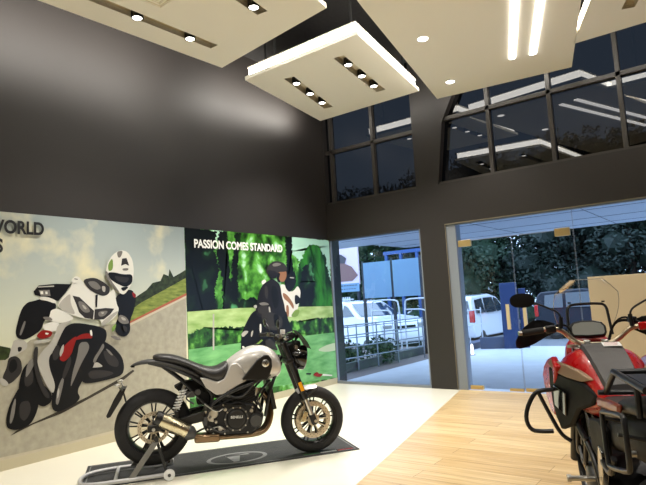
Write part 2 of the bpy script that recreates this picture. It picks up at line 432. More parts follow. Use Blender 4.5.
def downlight(x, y, z, label):
    t = empty('downlight', (x, y, z), label=label, cat='downlight', group='round downlights in the middle panel')
    s = B(); s.lathe([(.055, 0), (.07, -.004), (.072, .0)], (0, 0, 0), (0, 0, 1), 24); s.build('bezel', M['white'], t)
    s = B(); s.lathe([(.0, -.003), (.055, -.003), (.056, 0)], (0, 0, 0), (0, 0, 1), 24); s.build('lens', M['spotlens'], t)
    lamp((x, y, z-.03), 130)
downlight(2.93, -.94, 4.379, 'round downlight nearest the windows in the middle ceiling panel')
downlight(3.25, -2.40, 4.379, 'round downlight farther from the windows in the middle ceiling panel')
def strip(p, q, z, w, label):
    p, q = Vector((*p, 0)), Vector((*q, 0)); d = (q-p).normalized(); n = Vector((-d.y, d.x, 0))*w/2
    s = B(); s.prism([((p+n).x, (p+n).y), ((q+n).x, (q+n).y), ((q-n).x, (q-n).y), ((p-n).x, (p-n).y)], z-.012, z-.0005, 'Z')
    tag(s.build('strip_light', M['ledstrip'], smooth=False), label, 'strip light', 'strip lights in the middle panel')
strip((3.85, -1.10), (4.75, -3.66), 4.38, .07, 'left one of the two long glowing light strips in the middle panel')
strip((4.09, -1.04), (4.97, -3.52), 4.38, .07, 'right one of the two long glowing light strips in the middle panel')
# ceiling air vent in the left panel
t = empty('air_vent', (1.78, -4.98, 4.398), (0, 0, -.05), 'square white air vent in the top left ceiling panel beside the spotlight slot', 'air vent')
s = B()
for k, w in enumerate((.34, .26, .18)):
    s.rings([[(w/2*a, w/2*b_, -.003*k) for a, b_ in ((-1, -1), (1, -1), (1, 1), (-1, 1))], [((w/2-.02)*a, (w/2-.02)*b_, -.018+.002*k) for a, b_ in ((-1, -1), (1, -1), (1, 1), (-1, 1))], [((w/2-.035)*a, (w/2-.035)*b_, 0) for a, b_ in ((-1, -1), (1, -1), (1, 1), (-1, 1))]], cap=False)
s.build('louvre', M['panel'], t, smooth=False)
s = B(); s.box((0, 0, -.004), (.32, .32, .004)); s.build('backing', M['recess'], t, smooth=False)

# cove lamps behind the lip of the panels, washing the poster wall
for (x, y, z, ln, ry, en) in ((.60-.02, -1.72, 4.572, 2.0, .155, 12), (.91, -5.2, 4.478, 3.4, -.045, 15)):
    l = bpy.data.lights.new('cove_lamp', 'AREA'); l.shape = 'RECTANGLE'; l.size = ln; l.size_y = .03; l.energy = en*ln; l.color = (1, .95, .86)
    o = bpy.data.objects.new('cove_lamp', l); COL.objects.link(o); o.location = (x+.035, y, z); o.rotation_euler = (PI/2+.28, 0, PI/2+ry); l.spread = 2.1
# unseen-side room lights so that the rest of the hall is lit as the front is
for (x, y) in ((2, -7.5), (4.5, -6.5), (4.5, -9.5), (7, -6.5), (7.5, -9.5), (6.3, -3.0), (2, -10), (7.5, -1.5)):
    lamp((x, y, 4.3), 185, PI*.7)

# ================================================================== POSTERS
def wp(px, py): p = onplane(px, py, 0, 0); return p.y, p.z
def noise_mat(name, stops, scale, stretch=(1, 1, 1), detail=5, rough=.35, distort=0):
    m = bpy.data.materials.new(name); m.use_nodes = True; nt = m.node_tree; b = nt.nodes['Principled BSDF']
    b.inputs['Roughness'].default_value = rough; b.inputs['Specular IOR Level'].default_value = .3
    tc = nt.nodes.new('ShaderNodeTexCoord'); mp = nt.nodes.new('ShaderNodeMapping'); mp.inputs['Scale'].default_value = stretch
    nt.links.new(tc.outputs['Object'], mp.inputs[0])
    n = nt.nodes.new('ShaderNodeTexNoise'); n.inputs['Scale'].default_value = scale; n.inputs['Detail'].default_value = detail; n.inputs['Distortion'].default_value = distort
    nt.links.new(mp.outputs[0], n.inputs[0])
    nt.links.new(ramp(nt, n.outputs[0], stops), b.inputs['Base Color']); return m
def sky_print():
    m = bpy.data.materials.new('printed cloudy sky'); m.use_nodes = True; nt = m.node_tree; b = nt.nodes['Principled BSDF']; b.inputs['Roughness'].default_value = .35
    tc = nt.nodes.new('ShaderNodeTexCoord'); sp = nt.nodes.new('ShaderNodeSeparateXYZ'); nt.links.new(tc.outputs['Object'], sp.inputs[0])
    mr = nt.nodes.new('ShaderNodeMapRange'); mr.inputs[1].default_value = .9; mr.inputs[2].default_value = 2.5; nt.links.new(sp.outputs[2], mr.inputs[0])
    g = ramp(nt, mr.outputs[0], [(0, srgb(214, 212, 180)), (.35, srgb(204, 208, 190)), (.7, srgb(174, 184, 180)), (1, srgb(150, 164, 166))])
    n = nt.nodes.new('ShaderNodeTexNoise'); n.inputs['Scale'].default_value = 1.6; n.inputs['Detail'].default_value = 6; nt.links.new(tc.outputs['Object'], n.inputs[0])
    c = ramp(nt, n.outputs[0], [(.5, (0, 0, 0, 1)), (.68, (1, 1, 1, 1))])
    mx = nt.nodes.new('ShaderNodeMix'); mx.data_type = 'RGBA'; nt.links.new(c, mx.inputs[0]); nt.links.new(g, mx.inputs[6]); mx.inputs[7].default_value = srgb(232, 224, 186)
    nt.links.new(mx.outputs[2], b.inputs['Base Color']); return m
def flat(name, r, g, b_): return mat(name, srgb(r, g, b_), .35, spec=.3)
def poster(name, rect, base, layers, mats, label):
    # rect: y0, y1, z0, z1; layers: (material key, pixel polygon)
    t = empty(name, (0, (rect[0]+rect[1])/2, rect[2]), label=label, cat='poster')
    Y0 = t.location.y; Z0 = t.location.z
    def chaikin(P):
        for _ in range(2):
            P = [q for a, b_ in zip(P, P[1:]+P[:1]) for q in ((a[0]*.78+b_[0]*.22, a[1]*.78+b_[1]*.22), (a[0]*.22+b_[0]*.78, a[1]*.22+b_[1]*.78))]
        return P
    def ragged(P):
        rg = random.Random(3); Q = []
        for a, b_ in zip(P, P[1:]+P[:1]):
            n_ = max(2, int(math.hypot(a[0]-b_[0], a[1]-b_[1])/1.1))
            Q += [(a[0]+(b_[0]-a[0])*i/n_+rg.uniform(-1.3, 1.3), a[1]+(b_[1]-a[1])*i/n_+rg.uniform(-1.3, 1.3)) for i in range(n_)]
        return Q
    layers = [(k.strip('~*'), chaikin(P) if k[0] == '~' else ragged(P) if k[0] == '*' else P) for k, P in layers]
    keys = [base]+[k for k, _ in layers]; uniq = list(dict.fromkeys(keys))
    s = B(); s.mi = 0; s.box((.005, 0, (rect[3]-rect[2])/2), (.009, rect[1]-rect[0], rect[3]-rect[2]))
    o = s; x = .0100
    for k, P in layers:
        x += .00035; s.mi = uniq.index(k)
        pts = []
        for a in P:
            y, z = wp(*a); y = min(max(y, rect[0]), rect[1]); z = min(max(z, rect[2]), rect[3]); pts.append((x, y-Y0, z-Z0))
        s.poly(pts)
    ob = s.build('printed_panel', [mats[k] for k in uniq], t, smooth=False, recalc=False)
    return t
PM = {}
PM['sky'] = sky_print()
PM['asph'] = noise_mat('printed asphalt', [(.3, srgb(158, 152, 134)), (.7, srgb(176, 170, 150))], 14)
PM['shoulder'] = noise_mat('printed concrete shoulder', [(.3, srgb(186, 176, 152)), (.7, srgb(196, 186, 162))], 10)
PM['grass'] = noise_mat('printed grass', [(.3, srgb(90, 110, 42)), (.7, srgb(150, 160, 75))], 8, (1, 1, 4))
PM['tree'] = noise_mat('printed tree line', [(.3, srgb(28, 36, 20)), (.7, srgb(62, 72, 40))], 20)
PM['kerb'] = flat('printed red kerb', 175, 95, 70); PM['kerbw'] = flat('printed pale kerb', 200, 190, 165)
PM['k'] = flat('printed black', 18, 17, 17); PM['dk'] = flat('printed dark grey', 52, 49, 47); PM['g'] = flat('printed grey', 120, 116, 110)
PM['w'] = flat('printed white', 226, 224, 214); PM['lg'] = flat('printed light grey', 178, 174, 164); PM['r'] = flat('printed red', 140, 28, 22)
PM['lime'] = flat('printed lime', 120, 150, 70); PM['cl'] = flat('printed cloud', 228, 218, 180); PM['sh'] = flat('printed shadow', 58, 52, 42)
def ell(cx, cy, rx, ry, rot=0, n=20):
    c, q = math.cos(rot), math.sin(rot)
    return [(cx+rx*math.cos(2*PI*i/n)*c-ry*math.sin(2*PI*i/n)*q, cy+rx*math.cos(2*PI*i/n)*q+ry*math.sin(2*PI*i/n)*c) for i in range(n)]
def A(*p): return [(a/4.614, 260+b_/4.614) for a, b_ in p]
def C(*p): return [(a/4.614, 335+b_/4.614) for a, b_ in p]
def D(*p): return [(235+a/8.075, 255+b_/8.075) for a, b_ in p]
def F(*p): return [(235+a/8.075, 310+b_/8.075) for a, b_ in p]
L1 = [
 ('tree', [(128, 303), (137, 296), (146, 290), (152, 283), (160, 281), (163, 274), (168, 276), (169, 269), (173, 277), (180, 273), (187, 270), (187, 292), (130, 318)]),
 ('grass', [(128, 312), (140, 303), (160, 292), (187, 278), (187, 298), (130, 325), (126, 322)]),
 ('tree', [(-30, 340), (-10, 350), (0, 346), (10, 348), (14, 372), (-30, 372)]),
 ('asph', [(-40, 362), (5, 360), (30, 340), (70, 330), (128, 322), (187, 294), (187, 440), (116, 432), (60, 446), (-40, 475)]),
 ('kerb', [(126, 323), (187, 293), (187, 295.5), (126, 325)]),
 ('kerbw', [(126, 325), (187, 295.5), (187, 297.5), (126, 327.5)]),
 ('shoulder', [(0, 457.5), (60, 444), (116, 429.5), (187, 410), (187, 440), (60, 452), (-40, 480), (-40, 467)]),
 ('sh', C((45, 465), (75, 440), (265, 352), (400, 285), (560, 195), (610, 160), (618, 166), (570, 205), (400, 298), (280, 362), (150, 412))),
 ('~k', A((150, 190), (190, 178), (240, 185), (262, 215), (230, 260), (200, 280), (190, 320), (150, 350), (110, 370), (75, 360), (68, 330), (85, 260), (100, 220), (125, 195))),
 ('~g', A((108, 280), (118, 285), (95, 350), (85, 345))),
 ('~lg', A((60, 370), (100, 365), (125, 385), (120, 410), (95, 425), (70, 440), (45, 450), (32, 475), (45, 420), (55, 390))),
 ('~k', A((78, 400), (100, 402), (95, 420), (80, 425))),
 ('~dk', C((35, 105), (70, 95), (95, 115), (100, 170), (60, 215), (30, 230), (5, 200), (28, 150))), ('~k', C((45, 115), (70, 110), (80, 150), (50, 180), (35, 160))),
 ('~lg', C((-5, 195), (20, 205), (38, 225), (25, 238), (0, 228))),
 ('k', A((152, 145), (175, 118), (255, 110), (325, 112), (300, 150), (265, 190), (200, 172), (158, 162))),
 ('lg', A((172, 122), (245, 118), (246, 124), (172, 128))), ('g', A((175, 140), (225, 138), (230, 166), (185, 166))), ('w', A((182, 145), (195, 144), (196, 158), (184, 158))), ('w', A((205, 146), (215, 146), (216, 158), (206, 158))),
 ('~w', A((178, 170), (215, 170), (258, 188), (250, 202), (212, 188), (180, 184))),
 ('~k', A((530, 165), (600, 130), (625, 170), (615, 230), (595, 280), (598, 330), (575, 355), (545, 350), (525, 325), (530, 290), (545, 260), (530, 200))),
 ('~r', A((605, 145), (625, 160), (620, 178), (608, 168))),
 ('~k', C((480, 30), (520, 55), (560, 100), (570, 150), (560, 185), (500, 205), (420, 222), (370, 222), (360, 120), (400, 60), (440, 20))),
 ('~dk', C((470, 70), (510, 80), (545, 120), (540, 150), (500, 140), (480, 110))), ('~g', C((480, 60), (500, 70), (520, 95), (505, 92))), ('~lg', C((412, 150), (440, 120), (475, 146), (440, 150))), ('~dk', C((400, 165), (470, 160), (530, 175), (480, 195), (410, 205))),
 ('~k', C((100, 150), (150, 110), (165, 200), (235, 265), (235, 310), (190, 335), (150, 300), (90, 290), (80, 240))),
 ('~dk', C((105, 190), (145, 140), (152, 220), (112, 245))), ('~g', C((120, 130), (150, 100), (158, 130), (130, 180), (112, 200))),
 ('~k', C((85, 240), (120, 230), (178, 290), (168, 350), (140, 410), (75, 440), (30, 432), (22, 400), (33, 340), (60, 280))),
 ('~g', C((50, 330), (64, 290), (70, 300), (62, 370), (46, 412), (38, 400))), ('~dk', C((85, 310), (130, 300), (140, 350), (110, 400), (85, 380))),
 ('~k', C((290, -35), (340, -60), (480, -35), (490, 5), (470, 55), (440, 105), (420, 160), (380, 200), (350, 260), (368, 290), (335, 322), (262, 358), (232, 340), (236, 270), (225, 200), (210, 110), (245, 75), (270, 15))),
 ('~g', C((262, 240), (285, 190), (292, 205), (272, 290), (262, 325), (250, 312))), ('~lg', C((258, 265), (266, 240), (270, 262), (260, 300))),
 ('~g', C((360, 35), (398, 30), (410, 60), (370, 130), (335, 210), (318, 246), (330, 170), (352, 95))), ('~dk', C((300, 130), (320, 90), (325, 130), (290, 210), (280, 190))),
 ('~g', C((470, 35), (478, 55), (450, 95), (430, 135), (422, 115), (455, 65))),
 ('~dk', C((235, 70), (262, 40), (275, 70), (262, 110), (240, 120))),
 ('~r', A((285, 400), (330, 360), (352, 350), (335, 400), (322, 440), (290, 472), (266, 458))), ('~r', A((335, 372), (360, 345), (400, 337), (420, 345), (420, 362), (395, 362), (360, 366))), ('~w', A((408, 325), (418, 322), (422, 350), (412, 350))),
 ('~lg', A((278, 400), (290, 385), (288, 420), (272, 450), (268, 430))),
 ('~w', A((190, 300), (240, 283), (270, 290), (262, 325), (225, 332), (195, 320))), ('~r', A((158, 352), (190, 320), (240, 330), (228, 355), (185, 366))), ('w', A((205, 335), (220, 338), (214, 345), (202, 342))), ('~lg', A((150, 372), (230, 362), (222, 378), (150, 388))),
 ('~dk', C((150, 60), (172, 50), (165, 130), (190, 220), (230, 290), (200, 290), (160, 200), (148, 120))),
 ('~lg', A((262, 295), (332, 270), (292, 312), (268, 360), (245, 410), (218, 450), (222, 500), (250, 575), (240, 620), (208, 580), (172, 500), (164, 455), (190, 420), (230, 380), (250, 335))),
 ('~w', A((228, 232), (260, 222), (332, 262), (330, 276), (280, 292), (240, 286), (214, 276), (224, 255))), ('~g', A((188, 262), (225, 262), (240, 280), (205, 280))),
 ('~w', A((320, 130), (332, 90), (350, 78), (372, 95), (395, 130), (430, 155), (470, 170), (500, 150), (522, 128), (530, 200), (545, 230), (522, 268), (480, 296), (465, 300), (452, 270), (400, 275), (350, 262), (300, 245), (258, 215), (275, 180))),
 ('~lg', A((275, 190), (320, 150), (318, 200), (345, 255), (300, 243), (262, 215))),
 ('~lg', A((455, 292), (530, 235), (542, 240), (470, 308))),
 ('dk', A((328, 165), (360, 172), (395, 205), (427, 235), (422, 274), (385, 268), (358, 242), (345, 205))), ('~g', A((352, 190), (375, 192), (398, 215), (412, 240), (385, 245), (362, 225))), ('~lg', A((370, 205), (385, 212), (395, 228), (382, 228))),
 ('dk', A((430, 228), (480, 222), (520, 225), (502, 250), (472, 274), (427, 276))), ('~g', A((445, 238), (495, 233), (475, 260), (448, 262))), ('~lg', A((455, 242), (475, 240), (468, 252))),
 ('~dk', A((370, 92), (430, 80), (480, 108), (502, 130), (495, 158), (470, 168), (435, 155), (402, 135))), ('~g', A((395, 100), (435, 98), (462, 130), (440, 140), (412, 125))), ('~lg', A((462, 120), (480, 122), (478, 150), (465, 145))),
 ('~w', A((320, 92), (345, 72), (370, 90), (350, 110), (328, 108))), ('k', A((335, 86), (352, 88), (350, 92), (336, 90))),
 ('k', A((433, 162), (444, 160), (440, 218), (433, 218))),
 ('~g', A((542, 250), (575, 262), (592, 292), (560, 297), (535, 280))), ('~lg', A((550, 262), (570, 268), (574, 280), (556, 278))), ('~dk', A((558, 300), (580, 310), (578, 335), (562, 325))),
 ('~g', A((495, 350), (540, 352), (553, 370), (528, 370))), ('~lime', A((508, 310), (530, 290), (524, 320), (508, 335))),
 ('~w', A((480, 50), (488, 15), (510, -22), (545, -45), (580, -38), (604, 0), (610, 50), (606, 90), (590, 130), (565, 162), (540, 152), (515, 115), (485, 90))),
 ('~lime', A((490, 20), (512, -12), (514, 45), (492, 55))), ('~g', A((478, 50), (488, 56), (500, 90), (530, 130), (545, 152), (520, 135), (492, 100), (478, 75))),
 ('~k', A((488, 58), (520, 58), (560, 68), (604, 66), (602, 108), (572, 128), (530, 110), (498, 88))), ('~dk', A((515, 72), (560, 80), (590, 82), (575, 108), (535, 100))), ('~k', A((545, 128), (590, 122), (562, 148))),
 ('dk', A((555, -5), (575, -8), (588, 28), (570, 20), (550, 28))), ('~g', A((530, -38), (560, -42), (548, -10), (535, -10))), ('~g', A((556, 40), (585, 38), (582, 50), (558, 50))),
]
JY = -3.28
p1 = poster('racing_poster', (-8.2, JY, .10, 2.53), 'sky', L1, PM, 'wall poster of a racer in white helmet leaning a white sports motorcycle')
KT = mat('printed black lettering', srgb(30, 30, 32), .35)
def wtext(sx, name, parent, m, y, z, size, bold, sq=1.0, xoff=.03):
    Mx = frameM((xoff, y-parent.location.y, z-parent.location.z), (0, 1, 0), (0, 0, 1)) @ Matrix.Diagonal((sq, 1, 1, 1))
    return text_obj(sx, name, m, parent, size, Mx, .0005, bold)
wtext('WORLD', 'lettering', p1, KT, -5.725, 2.315, .185, .006, .82)
wtext('S', 'lettering', p1, KT, -5.645, 2.12, .185, .006, .82)

PM['fol'] = noise_mat('printed bright foliage', [(.38, srgb(14, 34, 8)), (.47, srgb(48, 105, 30)), (.56, srgb(98, 172, 66)), (.66, srgb(190, 235, 205))], 3.4, detail=4, distort=.25)
PM['dtree'] = noise_mat('printed dark trees', [(.5, srgb(6, 10, 6)), (.62, srgb(18, 40, 14)), (.74, srgb(90, 170, 110))], 3.2, detail=2)
PM['cyp'] = noise_mat('printed green conifer', [(.4, srgb(10, 48, 8)), (.62, srgb(48, 130, 34))], 5, (1, 1, .4))
PM['field'] = noise_mat('printed pale field', [(.3, srgb(135, 172, 88)), (.7, srgb(192, 215, 148))], 3, (1, 1, 3))
PM['hedge'] = noise_mat('printed hedge', [(.42, srgb(18, 40, 12)), (.55, srgb(50, 105, 30)), (.66, srgb(120, 190, 80))], 6)
PM['lawn'] = noise_mat('printed lawn', [(.3, srgb(84, 150, 84)), (.7, srgb(132, 196, 126))], 3, (1, 1, 4))
PM['path'] = flat('printed path', 190, 205, 170); PM['haze'] = flat('printed hazy sky', 175, 222, 200)
PM['skin'] = flat('printed skin', 150, 105, 75); PM['jk'] = flat('printed jacket', 30, 28, 30)
L2 = [
 ('*haze', [(290, 236), (330, 240), (330, 282), (322, 262), (315, 246), (306, 250), (300, 262), (288, 250)]),
 ('*dtree', [(184, 226), (216, 231), (214, 250), (219, 270), (214, 290), (216, 314), (184, 314)]),
 ('*dtree', [(219, 231), (226, 232), (228, 262), (231, 290), (230, 313), (222, 313), (222, 280), (216, 255)]),
 ('*dtree', [(235, 233), (240, 233), (237, 262), (238, 312), (229, 312), (232, 262)]),
 ('*cyp', [(299, 264), (307, 246), (316, 244), (325, 258), (331, 290), (330, 314), (296, 314), (292, 290)]),
 ('*dtree', [(302, 268), (310, 262), (314, 282), (312, 312), (300, 312), (298, 290)]),
 ('*dtree', [(232, 308), (240, 300), (254, 297), (262, 304), (268, 314), (232, 314)]),
 ('*dtree', [(284, 236), (291, 237), (291, 262), (296, 282), (286, 284), (286, 262)]),
 ('field', [(184, 312), (240, 308), (334, 306), (336, 326), (184, 334)]),
 ('*hedge', [(184, 337), (200, 328), (240, 327), (334, 317), (337, 334), (240, 346), (184, 352)]),
 ('lawn', [(184, 350), (240, 343), (337, 332), (340, 385), (184, 400)]),
 ('~path', [(318, 349), (326, 345), (337, 342), (338, 350), (326, 352), (318, 351)]),
 ('lg', [(212, 314), (213.6, 314), (213.6, 350), (212, 350)]),
 ('~w', D((355, 240), (395, 235), (430, 300), (470, 290), (500, 245), (525, 290), (520, 350), (505, 420), (480, 500), (410, 500), (390, 400), (365, 320))),
 ('~lime', D((480, 440), (520, 440), (500, 500), (440, 500))),
 ('~skin', D((378, 300), (420, 325), (470, 400), (468, 445), (430, 385), (385, 350))), ('~skin', D((405, 400), (430, 410), (430, 500), (410, 500))),
 ('~k', D((392, 180), (415, 150), (470, 172), (492, 215), (462, 280), (430, 302), (398, 262))), ('~lg', D((435, 178), (470, 182), (475, 190), (438, 188))),
 ('~k', D((475, 325), (495, 322), (522, 350), (515, 388), (478, 405))),
 ('~w', D((205, 215), (230, 195), (250, 215), (215, 245))),
 ('~k', F((130, 20), (200, -20), (400, -20), (428, 100), (470, 180), (400, 230), (330, 280), (260, 300), (200, 290), (130, 305), (60, 335), (40, 330), (42, 260), (48, 180), (90, 90))),
 ('~jk', D((270, 205), (290, 188), (345, 225), (362, 260), (370, 330), (392, 400), (405, 500), (300, 520), (165, 500), (160, 420), (178, 340), (190, 290), (220, 235))),
 ('~k', D((290, 240), (330, 260), (350, 340), (340, 420), (310, 440), (285, 330))), ('~dk', D((230, 250), (250, 245), (262, 300), (255, 360), (235, 340))),
 ('~g', D((185, 390), (225, 380), (262, 390), (268, 405), (200, 408))), ('~dk', D((180, 410), (262, 410), (262, 484), (175, 470))), ('~lg', D((262, 415), (276, 420), (282, 484), (270, 484))), ('~lg', D((140, 410), (165, 400), (172, 425), (150, 435))),
 ('~dk', F((200, 10), (300, 20), (380, 60), (370, 150), (300, 170), (220, 140))), ('~k', F((300, 30), (350, 40), (350, 140), (310, 130))),
 ('~lg', F((40, 195), (70, 165), (105, 172), (80, 200), (55, 222))), ('~w', F((190, 110), (206, 115), (205, 185), (190, 180))), ('~lg', F((120, 180), (140, 160), (135, 200), (120, 225))), ('~w', F((45, 295), (60, 290), (80, 310), (55, 312))),
 ('~skin', D((330, 140), (408, 125), (408, 180), (385, 222), (350, 212))), ('~k', D((330, 140), (360, 150), (345, 190), (362, 225), (330, 215))),
 ('~dk', D((242, 130), (258, 85), (300, 52), (350, 50), (395, 72), (415, 115), (404, 136), (335, 138), (330, 185), (290, 195), (262, 168))), ('~jk', D((250, 120), (330, 132), (330, 185), (285, 192), (262, 168))), ('~g', D((290, 75), (330, 62), (370, 75), (340, 90), (300, 95))),
 ('lime', F((140, 292), (205, 238), (216, 246), (150, 305))), ('~dk', F((230, 240), (290, 230), (345, 330), (300, 320), (240, 300))),
 ('~r', [(311, 375), (316, 371.5), (318, 374), (322, 373.5), (319, 377.5)]),
 ('k', [(305, 373), (310, 373), (310, 374.5), (305, 374.5)]), ('w', [(322, 373.8), (331, 374.8), (331, 376), (321, 375.6)]),
]
p2 = poster('park_poster', (JY+.004, -.02, .10, 2.53), 'fol', L2, PM, 'green wall poster of a helmeted rider in black standing in a park')
WT = mat('printed white lettering', srgb(245, 245, 240), .35)
wtext('PASSION COMES STANDARD', 'lettering', p2, WT, -3.14, 2.27, .158, .005, .88)

# ================================================================== MAT
d = Vector((.575, .818, 0)).normalized(); n = Vector((d.y, -d.x, 0))
m0 = Vector((2.44, -3.26, 0))
yaw = math.atan2(d.y, d.x)
t = empty('display_mat', m0-d*2.5, (0, 0, yaw), 'long charcoal floor mat with grey oval emblem under the silver motorcycle', 'mat')
s = B(); s.box((1.25, 0, .004), (2.5, .76, .008)); s.build('mat_sheet', M['mat'], t, smooth=False)
s = B()
for w, l in ((.70, 2.44),):
    for sy in (-1, 1): s.box((1.25, sy*w/2, .0085), (l, .008, .001))
    for sx in (.03, 2.47): s.box((sx, 0, .0085), (.008, w, .001))
s.build('border_line', M['matline'], t, smooth=False)
s = B()
cxm, cym = 1.36, -.08
def ringel(a, b_, a2, b2, z=.0088, n=40, cx=cxm, cy=cym):
    V1 = [(cx+a*math.cos(2*PI*i/n), cy+b_*math.sin(2*PI*i/n), z) for i in range(n)]; V2 = [(cx+a2*math.cos(2*PI*i/n), cy+b2*math.sin(2*PI*i/n), z) for i in range(n)]
    A = [s.bm.verts.new(v) for v in V1]; C = [s.bm.verts.new(v) for v in V2]
    for i in range(n): s.face([A[i], A[(i+1) % n], C[(i+1) % n], C[i]])
ringel(.29, .19, .25, .155)
s.poly([(cxm-.05, cym-.13, .0088), (cxm+.0, cym-.13, .0088), (cxm+.05, cym+.13, .0088), (cxm-.10, cym+.12, .0088)])
s.poly([(cxm-.10, cym+.12, .0088), (cxm-.10, cym+.085, .0088), (cxm+.13, cym+.07, .0088), (cxm+.12, cym+.11, .0088)])
s.build('oval_emblem', M['matline'], t, smooth=False)
for k, (mm, x0) in enumerate(((M['redl'], 2.37), (M['white'], 2.20), (mat('green print', srgb(60, 120, 70),   .7), 2.03))):
    s = B(); s.box((x0, -.325, .0092), (.16, .020, .002)); s.build('tricolour_stripe', mm, t, smooth=False)

# ================================================================== WHEEL
def wheel(root, name, x, z, R, W, rimR, spokes, disc_r, disc_sides, y0=0, discmat='disc'):
    c = (x, y0, z); h = W/2; tr = R-rimR
    s = B(); prof = []
    for i in range(15):
        a = -PI/2+PI*i/14
        prof.append((rimR+.002+tr*math.cos(a)**.75 if math.cos(a) > 1e-6 else rimR+.002, h*math.sin(a)))
    prof += [(rimR-.004, h*.8), (rimR-.004, -h*.8)]
    s.lathe(prof, c, (0, 1, 0), 56, closed=True)
    tyre = s.build(name, M['rubber'], root, angle=60)
    s = B()
    s.lathe([(rimR+.003, h*.82), (rimR-.012, h*.78), (rimR-.022, h*.5), (rimR-.022, -h*.5), (rimR-.012, -h*.78), (rimR+.003, -h*.82), (rimR, 0)], c, (0, 1, 0), 48, closed=True)
    s.lathe([(.0, h*.62), (.04, h*.62), (.045, h*.45), (.045, -h*.45), (.04, -h*.62), (0, -h*.62)], c, (0, 1, 0), 24)
    for i in range(spokes):
        a = 2*PI*i/spokes+.2
        for da in (-.10, .10):
            p0 = Vector((x+.04*math.cos(a), y0, z+.04*math.sin(a))); p1 = Vector((x+(rimR-.015)*math.cos(a+da), y0, z+(rimR-.015)*math.sin(a+da)))
            s.cyl(p0, p1, .009, .006, 8)
    s.build('rim', M['black'], tyre)
    for sd in disc_sides:
        s = B(); yy = y0+sd*(h*.62+.008)
        s.lathe([(disc_r, -.0025), (disc_r, .0025), (disc_r*.76, .0025), (disc_r*.76, -.0025)], (x, yy, z), (0, 1, 0), 48, closed=True)
        for i in range(10):
            a = 2*PI*i/10; s.cyl((x+.05*math.cos(a), yy, z+.05*math.sin(a)), (x+disc_r*.8*math.cos(a+.12), yy, z+disc_r*.8*math.sin(a+.12)), .006, n=6)
        s.lathe([(.055, -.003), (.055, .003), (.03, .003), (.03, -.003)], (x, yy, z), (0, 1, 0), 24, closed=True)
        dd = s.build('brake_disc', M[discmat], tyre)
        k = B()
        for i in range(24):
            for rr in (.82, .92):
                a = 2*PI*(i+rr*5)/24; q = Vector((x+disc_r*rr*math.cos(a), yy, z+disc_r*rr*math.sin(a)))
                k.cyl(q-Vector((0, .0032, 0)), q+Vector((0, .0032, 0)), .004, n=6)
        k.build('disc_hole', M['black'], tyre)
    return tyre

# ================================================================== SILVER ROADSTER MOTORCYCLE
# local frame: x forward, y left, z up, origin below the rear axle
O = Vector((1.52, -4.955, .085)); hd = Vector((.6, .8, 0)); yaw = math.atan2(.8, .6)
rt = empty('motorcycle', O, (0, math.asin(.079/1.43), yaw), 'silver roadster motorcycle with black seat on a paddock stand over the charcoal mat', 'motorcycle'); rt.scale = (1.03, 1.03, 1.03)
mk = lambda: B()
AX, AZ = 1.43, .31
wheel(rt, 'rear_wheel', 0, .325, .322, .165, .225, 9, .135, (-1,))
wheel(rt, 'front_wheel', AX, AZ, .30, .125, .222, 9, .165, (-1, 1))
# tank: silver shell
s = mk(); s.loftx([(.60, .78, .845, .05, 2.4), (.625, .74, .88, .095, 2.4), (.70, .67, .935, .125, 2.4), (.78, .66, .985, .15, 2.5), (.86, .675, 1.008, .162, 2.5), (.95, .68, 1.008, .165, 2.5), (1.03, .69, .975, .16, 2.5), (1.085, .71, .92, .15, 2.5), (1.115, .76, .85, .12, 2.4)], 28)
tank = s.build('fuel_tank', M['silverpaint'], rt, sub=1)
s = mk(); s.lathe([(0, .012), (.03, .012), (.032, 0)], (.90, 0, 1.0), (0, 0, 1), 24); s.build('fuel_cap', M['black'], tank)
for sd in (-1, 1):
    s = mk(); P = [(.742, .715), (.80, .79), (.87, .88), (.935, .925), (.975, .925), (1.005, .885), (1.01, .82), (.985, .735), (.96, .705), (.85, .705)]
    s.prism(P, sd*.13, sd*.182); kp = s.build('knee_panel', M['black'], tank, bev=.006)
    s = mk(); s.lathe([(0, .006), (.028, .006), (.033, .002), (.033, 0)], (.948, sd*.183, .853), (0, sd, 0), 28); bd = s.build('tank_badge', M['alu'], tank)
    s = mk()
    for i in range(6):
        a = i*PI/3; s.ball((.948+.015*math.cos(a), sd*.1895, .853+.015*math.sin(a)), .005, (1, .3, 1), 1)
    s.ball((.948, sd*.1895, .853), .008, (1, .3, 1), 1); s.build('badge_emblem', M['black'], tank)
    # silver side cover under the seat front
    s = mk(); P = [(.375, .745), (.43, .735), (.53, .70), (.585, .725), (.612, .78), (.64, .85), (.70, .86), (.76, .80), (.79, .705), (.70, .655), (.63, .615), (.58, .585), (.52, .588), (.43, .65)]
    s.prism(P, sd*.10, sd*.146); s.build('side_panel', M['silverpaint'], rt, bev=.01)
# seat
s = mk(); s.loftx([(-.03, .90, .935, .04, 2.2), (.01, .885, .95, .085, 2.4), (.08, .872, .948, .11, 2.6), (.15, .86, .938, .12, 2.6), (.22, .845, .915, .13, 2.6), (.29, .82, .885, .14, 2.6), (.36, .77, .853, .155, 2.8), (.43, .725, .828, .158, 2.8), (.50, .69, .818, .158, 2.8), (.56, .68, .838, .155, 2.8), (.605, .72, .872, .145, 2.6), (.63, .77, .872, .09, 2.2)], 24)
seat = s.build('seat', M['seatl'], rt, sub=1)
s = mk()
for x in (.33, .40, .47): s.tube([(x, -.14, .79-.2*(x-.33)), (x, -.08, .865-.3*(x-.33)), (x, .08, .865-.3*(x-.33)), (x, .14, .79-.2*(x-.33))], .003, 6)
s.build('seat_seam', M['black'], seat)
